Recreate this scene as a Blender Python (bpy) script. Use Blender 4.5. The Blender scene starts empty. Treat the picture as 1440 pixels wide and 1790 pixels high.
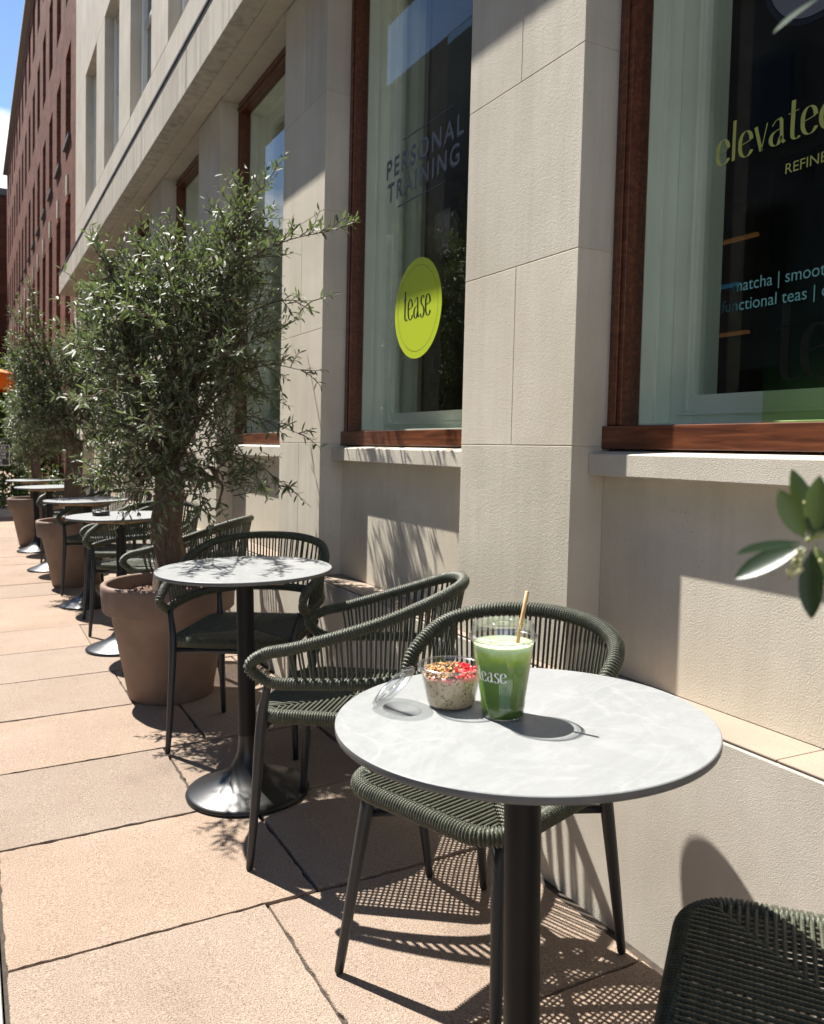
import bpy, math, random
from mathutils import Vector, Matrix
from mathutils.noise import noise as pnoise
R = math.radians
PI = math.pi
random.seed(7)
scene = bpy.context.scene
COL = scene.collection

# ------------------------------------------------------------------ camera
SLOPE = math.tan(R(1.7))          # the pavement rises gently towards the building
CAM_H = 1.20
yaw, pitch, roll = R(27.65), R(2.865), R(1.336)
fwd = Vector((math.sin(yaw)*math.cos(pitch), math.cos(yaw)*math.cos(pitch), -math.sin(pitch)))
rt0 = Vector((math.cos(yaw), -math.sin(yaw), 0))
up0 = rt0.cross(fwd)
rgt = rt0*math.cos(roll) + up0*math.sin(roll)
upv = -rt0*math.sin(roll) + up0*math.cos(roll)
cam = bpy.data.cameras.new('camera')
cam_o = bpy.data.objects.new('camera', cam)
COL.objects.link(cam_o)
M = Matrix((rgt, upv, -fwd)).transposed().to_4x4()
M.translation = Vector((0, 0, CAM_H))
cam_o.matrix_world = M
cam.sensor_fit = 'HORIZONTAL'
cam.sensor_width = 36
cam.lens = 36*1480/1440
cam.shift_x = 0
cam.shift_y = -(860-895)/1440*-1
cam.clip_start = 0.05
cam.clip_end = 500
cam.dof.use_dof = True
cam.dof.focus_distance = 2.0
cam.dof.aperture_fstop = 11
scene.camera = cam_o

# ------------------------------------------------------------------ light
SUN_AZ = Vector((-0.342, 0.940, 0)).normalized()
SUN_EL = R(56.5)
sun_dir = Vector((SUN_AZ.x*math.cos(SUN_EL), SUN_AZ.y*math.cos(SUN_EL), math.sin(SUN_EL)))
w = bpy.data.worlds.new('World')
scene.world = w
w.use_nodes = True
nt = w.node_tree
nt.nodes.clear()
wo = nt.nodes.new('ShaderNodeOutputWorld')
bg = nt.nodes.new('ShaderNodeBackground')
bg.inputs['Strength'].default_value = 0.078
sky = nt.nodes.new('ShaderNodeTexSky')
sky.sky_type = 'NISHITA'
sky.sun_disc = False
sky.sun_elevation = SUN_EL
sky.sun_rotation = math.atan2(sun_dir.x, sun_dir.y)
sky.air_density = 1.0
sky.dust_density = 0.0
sky.altitude = 1800
sky.ozone_density = 2.0
# cumulus clouds in the sky, placed by direction
tc = nt.nodes.new('ShaderNodeTexCoord')
mp = nt.nodes.new('ShaderNodeMapping')
mp.inputs['Scale'].default_value = (1.0, 1.0, 2.2)
mp.inputs['Location'].default_value = (0.35, 0.1, 0.62)
cn = nt.nodes.new('ShaderNodeTexNoise')
cn.inputs['Scale'].default_value = 2.3
cn.inputs['Detail'].default_value = 8
cn.inputs['Roughness'].default_value = 0.55
cr = nt.nodes.new('ShaderNodeValToRGB')
cr.color_ramp.elements[0].position = 0.50
cr.color_ramp.elements[1].position = 0.60
cmix = nt.nodes.new('ShaderNodeMix')
cmix.data_type = 'RGBA'
cmix.inputs[7].default_value = (9.2, 9.4, 9.8, 1)
sep = nt.nodes.new('ShaderNodeSeparateXYZ')
mr = nt.nodes.new('ShaderNodeMapRange')      # clouds gather low, the zenith is clear
mr.inputs[1].default_value = 0.28
mr.inputs[2].default_value = 0.35
mr.inputs[3].default_value = 0.13
mr.inputs[4].default_value = -0.25
add = nt.nodes.new('ShaderNodeMath')
add.operation = 'ADD'
L = nt.links.new
L(tc.outputs['Generated'], mp.inputs['Vector'])
L(mp.outputs[0], cn.inputs['Vector'])
L(tc.outputs['Generated'], sep.inputs[0])
L(sep.outputs[2], mr.inputs[0])
L(cn.outputs['Fac'], add.inputs[0])
L(mr.outputs[0], add.inputs[1])
L(add.outputs[0], cr.inputs[0])
L(cr.outputs[0], cmix.inputs[0])
L(sky.outputs[0], cmix.inputs[6])
L(cmix.outputs[2], bg.inputs['Color'])
L(bg.outputs[0], wo.inputs['Surface'])

sl = bpy.data.lights.new('sun', 'SUN')
sl.energy = 4.9
sl.angle = R(0.53)
sl.color = (1.0, 0.955, 0.89)
so = bpy.data.objects.new('sun', sl)
COL.objects.link(so)
so.rotation_euler = sun_dir.to_track_quat('Z', 'Y').to_euler()
so.location = (0, 0, 20)

scene.view_settings.view_transform = 'Standard'
scene.view_settings.look = 'None'
scene.view_settings.gamma = 1
scene.view_settings.exposure = 1.30

# ------------------------------------------------------------------ materials
def lin(c):
    return tuple((x/12.92 if x <= .04045 else ((x+.055)/1.055)**2.4) for x in c)

def mat(name):
    m = bpy.data.materials.new(name)
    m.use_nodes = True
    n = m.node_tree
    b = n.nodes['Principled BSDF']
    return m, n, b

def node(n, t, **kw):
    x = n.nodes.new(t)
    for k, v in kw.items():
        if k.startswith('i_'):
            x.inputs[k[2:].replace('_', ' ')].default_value = v
        else:
            setattr(x, k, v)
    return x

def ramp(n, pts):
    r = n.nodes.new('ShaderNodeValToRGB')
    e = r.color_ramp.elements
    e[0].position, e[0].color = pts[0][0], (*pts[0][1], 1)
    e[1].position, e[1].color = pts[-1][0], (*pts[-1][1], 1)
    for p, c in pts[1:-1]:
        q = e.new(p)
        q.color = (*c, 1)
    return r

def simple(name, col, rough=.6, metal=0, spec=.5, var=0.0, vscale=8, bump=0.0, bscale=200, coat=0):
    m, n, b = mat(name)
    b.inputs['Base Color'].default_value = (*col, 1)
    b.inputs['Roughness'].default_value = rough
    b.inputs['Metallic'].default_value = metal
    b.inputs['Specular IOR Level'].default_value = spec
    b.inputs['Coat Weight'].default_value = coat
    t = node(n, 'ShaderNodeTexCoord')
    if var:
        nz = node(n, 'ShaderNodeTexNoise', i_Scale=vscale, i_Detail=5.0)
        r = ramp(n, [(.3, tuple(c*(1-var) for c in col)), (.7, tuple(min(1, c*(1+var)) for c in col))])
        n.links.new(t.outputs['Object'], nz.inputs['Vector'])
        n.links.new(nz.outputs['Fac'], r.inputs[0])
        n.links.new(r.outputs[0], b.inputs['Base Color'])
    if bump:
        nz2 = node(n, 'ShaderNodeTexNoise', i_Scale=bscale, i_Detail=3.0)
        bp = node(n, 'ShaderNodeBump', i_Strength=bump, i_Distance=.002)
        n.links.new(t.outputs['Object'], nz2.inputs['Vector'])
        n.links.new(nz2.outputs['Fac'], bp.inputs['Height'])
        n.links.new(bp.outputs[0], b.inputs['Normal'])
    return m

def stone(name, c0, c1, grain=260, gb=.5, pits=.5, stain=None, dist=.0016, pscale=120, streak=0.0):
    m, n, b = mat(name)
    l = n.links.new
    t = node(n, 'ShaderNodeTexCoord')
    big = node(n, 'ShaderNodeTexNoise', i_Scale=1.7, i_Detail=7.0, i_Roughness=.62)
    r = ramp(n, [(.33, c0), (.52, tuple((a+b_)/2 for a, b_ in zip(c0, c1))), (.68, c1)])
    l(t.outputs['Object'], big.inputs['Vector'])
    l(big.outputs['Fac'], r.inputs[0])
    fine = node(n, 'ShaderNodeTexNoise', i_Scale=float(grain), i_Detail=3.0, i_Roughness=.6)
    l(t.outputs['Object'], fine.inputs['Vector'])
    # small dark pits and shell fragments
    vor = node(n, 'ShaderNodeTexVoronoi', i_Scale=float(pscale))
    l(t.outputs['Object'], vor.inputs['Vector'])
    pr = ramp(n, [(.0, (0, 0, 0)), (.16, (0, 0, 0)), (.26, (1, 1, 1))])
    l(vor.outputs['Distance'], pr.inputs[0])
    pm = node(n, 'ShaderNodeTexNoise', i_Scale=9.0, i_Detail=4.0)
    l(t.outputs['Object'], pm.inputs['Vector'])
    pmr = ramp(n, [(.50, (1, 1, 1)), (.72, (0, 0, 0))])
    l(pm.outputs['Fac'], pmr.inputs[0])
    mx = node(n, 'ShaderNodeMath', operation='MAXIMUM')
    l(pr.outputs[0], mx.inputs[0])
    l(pmr.outputs[0], mx.inputs[1])
    mul = node(n, 'ShaderNodeMix', data_type='RGBA', blend_type='MULTIPLY')
    mul.inputs[0].default_value = .14
    l(r.outputs[0], mul.inputs[6])
    l(fine.outputs['Color'], mul.inputs[7])
    pc = node(n, 'ShaderNodeMix', data_type='RGBA')
    l(mx.outputs[0], pc.inputs[0])
    pc.inputs[6].default_value = tuple(x*.84 for x in c0)+(1,)
    l(mul.outputs[2], pc.inputs[7])
    out = pc.outputs[2]
    if streak:
        sm = node(n, 'ShaderNodeMapping')
        sm.inputs['Scale'].default_value = (6, 6, .35)
        l(t.outputs['Object'], sm.inputs['Vector'])
        sn = node(n, 'ShaderNodeTexNoise', i_Scale=2.4, i_Detail=6.0, i_Roughness=.65)
        l(sm.outputs[0], sn.inputs['Vector'])
        srr = ramp(n, [(.45, (0, 0, 0)), (.75, (1, 1, 1))])
        l(sn.outputs['Fac'], srr.inputs[0])
        ms = node(n, 'ShaderNodeMath', operation='MULTIPLY')
        ms.inputs[1].default_value = streak
        l(srr.outputs[0], ms.inputs[0])
        m2 = node(n, 'ShaderNodeMix', data_type='RGBA')
        l(ms.outputs[0], m2.inputs[0])
        l(out, m2.inputs[6])
        m2.inputs[7].default_value = (*(stain or (.12, .105, .085)), 1)
        out = m2.outputs[2]
    l(out, b.inputs['Base Color'])
    b.inputs['Roughness'].default_value = .88
    b.inputs['Specular IOR Level'].default_value = .25
    h = node(n, 'ShaderNodeMath', operation='MULTIPLY_ADD')
    h.inputs[1].default_value = gb
    l(fine.outputs['Fac'], h.inputs[0])
    hp = node(n, 'ShaderNodeMath', operation='MULTIPLY')
    hp.inputs[1].default_value = pits
    l(mx.outputs[0], hp.inputs[0])
    l(hp.outputs[0], h.inputs[2])
    bp = node(n, 'ShaderNodeBump', i_Strength=1.0, i_Distance=dist)
    l(h.outputs[0], bp.inputs['Height'])
    l(bp.outputs[0], b.inputs['Normal'])
    return m

LIME = stone('limestone', (.61, .55, .44), (.75, .69, .575), grain=300, gb=.35, pits=.2, streak=.18, stain=(.36, .31, .24))
LIMEB = stone('rough_limestone', (.61, .545, .435), (.76, .695, .575), grain=240, gb=.75, pits=.12, dist=.0014, pscale=90, streak=.22, stain=(.36, .31, .24))
LEDGE = stone('worn_render', (.58, .525, .435), (.73, .675, .58), grain=420, gb=1.0, pits=.9, dist=.0014, pscale=190, streak=.15, stain=(.34, .30, .24))
LIMEC = stone('rough_limestone_grey', (.56, .51, .415), (.70, .645, .545), grain=240, gb=.9, pits=.3, dist=.0015, pscale=110, streak=.30, stain=(.33, .285, .22))
CAP = stone('sandy_stone', (.30, .232, .18), (.38, .305, .24), grain=260, gb=.4, pits=.3)
CORN = stone('weathered_cornice_stone', (.50, .45, .37), (.64, .585, .495), grain=240, gb=1.2, pits=.9, dist=.003, pscale=80, streak=.55)
UPPER = stone('upper_limestone', (.56, .50, .41), (.70, .64, .54), grain=120, gb=.4, pits=.3, streak=.28, stain=(.22, .19, .155))
SOFF = stone('soffit_stone', (.50, .445, .36), (.62, .56, .46), grain=200, gb=.3, pits=.3, streak=.2, stain=(.2, .17, .14))
KERB = stone('kerb_granite', (.38, .37, .34), (.55, .54, .50), grain=400, gb=1.0, pits=.5)

def paving():
    m, n, b = mat('paving_aggregate')
    l = n.links.new
    t = node(n, 'ShaderNodeTexCoord')
    v = node(n, 'ShaderNodeTexVoronoi', i_Scale=330.0)
    l(t.outputs['Object'], v.inputs['Vector'])
    nz = node(n, 'ShaderNodeTexNoise', i_Scale=260.0, i_Detail=3.0)
    l(t.outputs['Object'], nz.inputs['Vector'])
    big = node(n, 'ShaderNodeTexNoise', i_Scale=2.1, i_Detail=7.0, i_Roughness=.65)
    l(t.outputs['Object'], big.inputs['Vector'])
    br = ramp(n, [(.25, (.25, .195, .155)), (.42, (.32, .252, .20)), (.58, (.34, .272, .218)), (.75, (.385, .315, .258))])
    l(big.outputs['Fac'], br.inputs[0])
    sr = ramp(n, [(.28, (.42, .36, .32)), (.42, (.80, .76, .72)), (.6, (1.05, 1.02, 1.0)), (.75, (1.35, 1.35, 1.32))])
    l(nz.outputs['Fac'], sr.inputs[0])
    mu = node(n, 'ShaderNodeMix', data_type='RGBA', blend_type='MULTIPLY')
    mu.inputs[0].default_value = .95
    l(br.outputs[0], mu.inputs[6])
    l(sr.outputs[0], mu.inputs[7])
    # per slab tone
    at = node(n, 'ShaderNodeAttribute', attribute_name='tone')
    mu2 = node(n, 'ShaderNodeMix', data_type='RGBA', blend_type='MULTIPLY')
    mu2.inputs[0].default_value = 1
    l(mu.outputs[2], mu2.inputs[6])
    l(at.outputs['Color'], mu2.inputs[7])
    # old stains, chewing gum and grime
    gn = node(n, 'ShaderNodeTexVoronoi', i_Scale=3.1)
    l(t.outputs['Object'], gn.inputs['Vector'])
    gr = ramp(n, [(0, (1, 1, 1)), (.045, (1, 1, 1)), (.06, (0, 0, 0))])
    l(gn.outputs['Distance'], gr.inputs[0])
    gm = node(n, 'ShaderNodeMath', operation='MULTIPLY')
    gm.inputs[1].default_value = .25
    l(gr.outputs[0], gm.inputs[0])
    m3 = node(n, 'ShaderNodeMix', data_type='RGBA')
    l(gm.outputs[0], m3.inputs[0])
    l(mu2.outputs[2], m3.inputs[6])
    m3.inputs[7].default_value = (.36, .31, .25, 1)
    l(m3.outputs[2], b.inputs['Base Color'])
    b.inputs['Roughness'].default_value = .9
    b.inputs['Specular IOR Level'].default_value = .2
    ad = node(n, 'ShaderNodeMath', operation='ADD')
    l(nz.outputs['Fac'], ad.inputs[0])
    l(v.outputs['Distance'], ad.inputs[1])
    bp = node(n, 'ShaderNodeBump', i_Strength=.9, i_Distance=.0022)
    l(ad.outputs[0], bp.inputs['Height'])
    l(bp.outputs[0], b.inputs['Normal'])
    return m
PAVE = paving()
GAP = simple('joint_dirt', (.05, .038, .028), .95, var=.4, vscale=30, bump=.6, bscale=150)
ASPH = simple('asphalt', (.05, .05, .05), .9, var=.25, vscale=40, bump=.8, bscale=300)

def brick(name, dark=1.0):
    m, n, b = mat(name)
    l = n.links.new
    t = node(n, 'ShaderNodeTexCoord')
    s = node(n, 'ShaderNodeSeparateXYZ')
    l(t.outputs['Object'], s.inputs[0])
    ad = node(n, 'ShaderNodeMath', operation='ADD')
    l(s.outputs[0], ad.inputs[0])
    l(s.outputs[1], ad.inputs[1])
    c = node(n, 'ShaderNodeCombineXYZ')
    l(ad.outputs[0], c.inputs[0])
    l(s.outputs[2], c.inputs[1])
    bt = node(n, 'ShaderNodeTexBrick', i_Scale=1.0)
    bt.inputs['Brick Width'].default_value = .225
    bt.inputs['Row Height'].default_value = .075
    bt.inputs['Mortar Size'].default_value = .009
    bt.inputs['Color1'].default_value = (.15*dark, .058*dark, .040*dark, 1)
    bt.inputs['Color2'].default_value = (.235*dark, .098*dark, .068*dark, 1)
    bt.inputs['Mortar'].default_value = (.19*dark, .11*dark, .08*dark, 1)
    l(c.outputs[0], bt.inputs['Vector'])
    nz = node(n, 'ShaderNodeTexNoise', i_Scale=1.3, i_Detail=6.0)
    l(t.outputs['Object'], nz.inputs['Vector'])
    rr = ramp(n, [(.3, (.75, .75, .75)), (.7, (1.2, 1.2, 1.2))])
    l(nz.outputs['Fac'], rr.inputs[0])
    mu = node(n, 'ShaderNodeMix', data_type='RGBA', blend_type='MULTIPLY')
    mu.inputs[0].default_value = 1
    l(bt.outputs['Color'], mu.inputs[6])
    l(rr.outputs[0], mu.inputs[7])
    l(mu.outputs[2], b.inputs['Base Color'])
    b.inputs['Roughness'].default_value = .95
    b.inputs['Specular IOR Level'].default_value = .08
    bp = node(n, 'ShaderNodeBump', i_Strength=.6, i_Distance=.006, invert=True)
    l(bt.outputs['Fac'], bp.inputs['Height'])
    l(bp.outputs[0], b.inputs['Normal'])
    return m
BRICK = brick('red_brick')
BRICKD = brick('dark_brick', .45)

def rope_mat():
    m, n, b = mat('olive_rope')
    l = n.links.new
    t = node(n, 'ShaderNodeTexCoord')
    nz = node(n, 'ShaderNodeTexNoise', i_Scale=60.0, i_Detail=4.0)
    l(t.outputs['Object'], nz.inputs['Vector'])
    r = ramp(n, [(.3, (.030, .034, .017)), (.55, (.048, .054, .028)), (.75, (.080, .086, .048))])
    l(nz.outputs['Fac'], r.inputs[0])
    l(r.outputs[0], b.inputs['Base Color'])
    wv = node(n, 'ShaderNodeTexWave', i_Scale=95.0, i_Distortion=1.5)
    wv.bands_direction = 'DIAGONAL'
    l(t.outputs['Object'], wv.inputs['Vector'])
    bp = node(n, 'ShaderNodeBump', i_Strength=.5, i_Distance=.0012)
    l(wv.outputs['Fac'], bp.inputs['Height'])
    l(bp.outputs[0], b.inputs['Normal'])
    b.inputs['Roughness'].default_value = .48
    b.inputs['Specular IOR Level'].default_value = .5
    b.inputs['Sheen Weight'].default_value = .15
    return m
ROPE = rope_mat()
METAL = simple('charcoal_powder_coat', (.020, .0215, .024), .40, .0, .5, var=.15, vscale=20, bump=.25, bscale=700)
BLACKM = simple('black_powder_coat', (.0085, .0085, .009), .34, .0, .5, bump=.2, bscale=600)
FOOT = simple('black_rubber', (.012, .012, .012), .7)
PLY = simple('birch_plywood', (.44, .25, .13), .6, var=.3, vscale=25)

def tabletop():
    m, n, b = mat('pale_grey_stone_top')
    l = n.links.new
    t = node(n, 'ShaderNodeTexCoord')
    n1 = node(n, 'ShaderNodeTexNoise', i_Scale=7.0, i_Detail=12.0, i_Roughness=.76, i_Distortion=1.8)
    l(t.outputs['Object'], n1.inputs['Vector'])
    r1 = ramp(n, [(.32, (.25, .261, .262)), (.42, (.31, .318, .317)), (.52, (.27, .278, .277)), (.7, (.34, .345, .34))])
    l(n1.outputs['Fac'], r1.inputs[0])
    # white veins
    dn = node(n, 'ShaderNodeTexNoise', i_Scale=4.0, i_Detail=5.0)
    l(t.outputs['Object'], dn.inputs['Vector'])
    mp_ = node(n, 'ShaderNodeMix', data_type='RGBA', blend_type='LINEAR_LIGHT')
    mp_.inputs[0].default_value = .11
    l(t.outputs['Object'], mp_.inputs[6])
    l(dn.outputs['Color'], mp_.inputs[7])
    vo = node(n, 'ShaderNodeTexVoronoi', feature='DISTANCE_TO_EDGE', i_Scale=3.8)
    l(mp_.outputs[2], vo.inputs['Vector'])
    vr = ramp(n, [(0, (1, 1, 1)), (.004, (.5, .5, .5)), (.014, (0, 0, 0))])
    l(vo.outputs['Distance'], vr.inputs[0])
    vm = node(n, 'ShaderNodeTexNoise', i_Scale=2.6, i_Detail=2.0)
    l(t.outputs['Object'], vm.inputs['Vector'])
    vmr = ramp(n, [(.42, (0, 0, 0)), (.62, (1, 1, 1))])
    l(vm.outputs['Fac'], vmr.inputs[0])
    mm = node(n, 'ShaderNodeMath', operation='MULTIPLY')
    l(vr.outputs[0], mm.inputs[0])
    l(vmr.outputs[0], mm.inputs[1])
    mm2 = node(n, 'ShaderNodeMath', operation='MULTIPLY')
    mm2.inputs[1].default_value = .6
    l(mm.outputs[0], mm2.inputs[0])
    mx = node(n, 'ShaderNodeMix', data_type='RGBA')
    l(mm2.outputs[0], mx.inputs[0])
    l(r1.outputs[0], mx.inputs[6])
    mx.inputs[7].default_value = (.43, .44, .437, 1)
    # fine directional wisps
    sm = node(n, 'ShaderNodeMapping')
    sm.inputs['Rotation'].default_value = (0, 0, .7)
    sm.inputs['Scale'].default_value = (3, 26, 1)
    l(t.outputs['Object'], sm.inputs['Vector'])
    wn = node(n, 'ShaderNodeTexNoise', i_Scale=1.6, i_Detail=7.0, i_Distortion=1.2)
    l(sm.outputs[0], wn.inputs['Vector'])
    wr = ramp(n, [(.35, (.955, .96, .96)), (.65, (1.035, 1.035, 1.035))])
    l(wn.outputs['Fac'], wr.inputs[0])
    mu = node(n, 'ShaderNodeMix', data_type='RGBA', blend_type='MULTIPLY')
    mu.inputs[0].default_value = 1
    l(mx.outputs[2], mu.inputs[6])
    l(wr.outputs[0], mu.inputs[7])
    l(mu.outputs[2], b.inputs['Base Color'])
    b.inputs['Roughness'].default_value = .38
    b.inputs['Specular IOR Level'].default_value = .45
    return m
TOP = tabletop()
TOPE = simple('table_edge', (.13, .13, .127), .55, var=.12, vscale=30)

def wood():
    m, n, b = mat('varnished_mahogany')
    l = n.links.new
    t = node(n, 'ShaderNodeTexCoord')
    mp_ = node(n, 'ShaderNodeMapping')
    mp_.inputs['Scale'].default_value = (45, 3, 45)
    l(t.outputs['Object'], mp_.inputs['Vector'])
    nz = node(n, 'ShaderNodeTexNoise', i_Scale=2.0, i_Detail=6.0, i_Distortion=.5)
    l(mp_.outputs[0], nz.inputs['Vector'])
    r = ramp(n, [(.3, (.062, .017, .007)), (.5, (.115, .034, .013)), (.72, (.20, .066, .026))])
    l(nz.outputs['Fac'], r.inputs[0])
    l(r.outputs[0], b.inputs['Base Color'])
    b.inputs['Roughness'].default_value = .38
    b.inputs['Coat Weight'].default_value = .12
    b.inputs['Coat Roughness'].default_value = .2
    bp = node(n, 'ShaderNodeBump', i_Strength=.25, i_Distance=.001)
    l(nz.outputs['Fac'], bp.inputs['Height'])
    l(bp.outputs[0], b.inputs['Normal'])
    return m
WOOD = wood()
PAINT = simple('pale_sage_paint', (.80, .83, .72), .5, var=.05, vscale=5)
WHITEP = simple('white_window_paint', (.72, .73, .70), .45)
ROOM = simple('dark_interior', (.030, .032, .034), .8, var=.4, vscale=2)
ROOMF = simple('interior_floor', (.05, .04, .035), .5, var=.3, vscale=4)
CREAM = simple('interior_cream', (.55, .50, .30), .7)
DARKGL = simple('dark_window_glass', (.012, .012, .014), .08, 0, .5)

def glass_mat(name, tint, base=.0, rough=0.0, ior=1.5):
    m = bpy.data.materials.new(name)
    m.use_nodes = True
    n = m.node_tree
    n.nodes.clear()
    o = n.nodes.new('ShaderNodeOutputMaterial')
    tr = n.nodes.new('ShaderNodeBsdfTransparent')
    tr.inputs[0].default_value = (*tint, 1)
    gl = n.nodes.new('ShaderNodeBsdfGlossy')
    gl.inputs['Roughness'].default_value = rough
    fr = n.nodes.new('ShaderNodeLayerWeight')
    fr.inputs[0].default_value = .5
    pw = n.nodes.new('ShaderNodeMath')
    pw.operation = 'POWER'
    pw.inputs[1].default_value = 4.2
    n.links.new(fr.outputs['Facing'], pw.inputs[0])
    ma = n.nodes.new('ShaderNodeMath')
    ma.operation = 'MULTIPLY_ADD'
    ma.inputs[1].default_value = .9
    ma.inputs[2].default_value = base+.045
    ma.use_clamp = True
    mx = n.nodes.new('ShaderNodeMixShader')
    n.links.new(pw.outputs[0], ma.inputs[0])
    n.links.new(ma.outputs[0], mx.inputs[0])
    n.links.new(tr.outputs[0], mx.inputs[1])
    n.links.new(gl.outputs[0], mx.inputs[2])
    n.links.new(mx.outputs[0], o.inputs[0])
    return m
GLASS = glass_mat('window_glass', (.93, .965, .92), .015)
PLASTIC = glass_mat('clear_plastic', (.93, .94, .94), .02, .04, 1.45)
PLASTICR = glass_mat('clear_plastic_rim', (.86, .88, .88), .20, .22, 1.45)

def terracotta():
    m, n, b = mat('taupe_terracotta')
    l = n.links.new
    t = node(n, 'ShaderNodeTexCoord')
    nz = node(n, 'ShaderNodeTexNoise', i_Scale=5.0, i_Detail=8.0, i_Roughness=.6)
    l(t.outputs['Object'], nz.inputs['Vector'])
    r = ramp(n, [(.3, (.16, .108, .08)), (.55, (.205, .14, .107)), (.75, (.26, .182, .143))])
    l(nz.outputs['Fac'], r.inputs[0])
    l(r.outputs[0], b.inputs['Base Color'])
    b.inputs['Roughness'].default_value = .7
    b.inputs['Specular IOR Level'].default_value = .3
    n2 = node(n, 'ShaderNodeTexNoise', i_Scale=120.0, i_Detail=3.0)
    l(t.outputs['Object'], n2.inputs['Vector'])
    bp = node(n, 'ShaderNodeBump', i_Strength=.3, i_Distance=.001)
    l(n2.outputs['Fac'], bp.inputs['Height'])
    l(bp.outputs[0], b.inputs['Normal'])
    return m
TERRA = terracotta()
SOIL = simple('potting_soil', (.10, .055, .035), .95, var=.5, vscale=60, bump=1, bscale=120)

def leaf_mat(name, top, under, rough=.35):
    m, n, b = mat(name)
    l = n.links.new
    t = node(n, 'ShaderNodeTexCoord')
    nz = node(n, 'ShaderNodeTexNoise', i_Scale=14.0, i_Detail=3.0)
    l(t.outputs['Object'], nz.inputs['Vector'])
    r = ramp(n, [(.3, tuple(c*.6 for c in top)), (.5, top), (.72, (top[0]*1.7, top[1]*1.5, top[2]*1.2))])
    l(nz.outputs['Fac'], r.inputs[0])
    g = node(n, 'ShaderNodeNewGeometry')
    mx = node(n, 'ShaderNodeMix', data_type='RGBA')
    l(g.outputs['Backfacing'], mx.inputs[0])
    l(r.outputs[0], mx.inputs[6])
    mx.inputs[7].default_value = (*under, 1)
    l(mx.outputs[2], b.inputs['Base Color'])
    b.inputs['Roughness'].default_value = rough
    b.inputs['Specular IOR Level'].default_value = .5
    tl = node(n, 'ShaderNodeBsdfTranslucent')
    tl.inputs[0].default_value = (.16, .24, .05, 1)
    ms = node(n, 'ShaderNodeMixShader')
    ms.inputs[0].default_value = .22
    o = n.nodes['Material Output']
    l(b.outputs[0], ms.inputs[1])
    l(tl.outputs[0], ms.inputs[2])
    l(ms.outputs[0], o.inputs[0])
    return m
LEAF = leaf_mat('olive_leaf', (.085, .108, .052), (.24, .255, .19), .55)
LEAFB = leaf_mat('large_olive_leaf', (.014, .038, .020), (.05, .075, .045), .38)
HEDGE = leaf_mat('hedge_leaf', (.05, .13, .02), (.08, .16, .05), .4)
DARKF = leaf_mat('dark_tree_leaf', (.025, .045, .015), (.05, .07, .03), .5)
BLOSSOM = simple('olive_blossom', (.55, .56, .26), .7)

def bark():
    m, n, b = mat('olive_bark')
    l = n.links.new
    t = node(n, 'ShaderNodeTexCoord')
    mp_ = node(n, 'ShaderNodeMapping')
    mp_.inputs['Scale'].default_value = (3, 3, .8)
    l(t.outputs['Object'], mp_.inputs['Vector'])
    nz = node(n, 'ShaderNodeTexNoise', i_Scale=14.0, i_Detail=8.0, i_Roughness=.7, i_Distortion=1.0)
    l(mp_.outputs[0], nz.inputs['Vector'])
    r = ramp(n, [(.3, (.055, .035, .022)), (.55, (.16, .11, .075)), (.75, (.30, .22, .15))])
    l(nz.outputs['Fac'], r.inputs[0])
    l(r.outputs[0], b.inputs['Base Color'])
    b.inputs['Roughness'].default_value = .9
    bp = node(n, 'ShaderNodeBump', i_Strength=1, i_Distance=.02)
    l(nz.outputs['Fac'], bp.inputs['Height'])
    l(bp.outputs[0], b.inputs['Normal'])
    return m
BARK = bark()
LIMEGREEN = simple('lime_vinyl', (.50, .62, .03), .4)
BLACKV = simple('black_vinyl', (.01, .01, .012), .4)
GREYV = simple('grey_vinyl', (.13, .13, .15), .5)
GOLDV = simple('yellow_green_vinyl', (.42, .45, .11), .5)
TEALV = simple('teal_vinyl', (.012, .085, .095), .5)
WHITEV = simple('white_print', (.85, .87, .82), .5)
ORANGE = simple('orange_canvas', (.80, .16, .01), .7, var=.2, vscale=4)
STEEL = simple('lead_flashing', (.07, .07, .075), .6)

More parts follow.
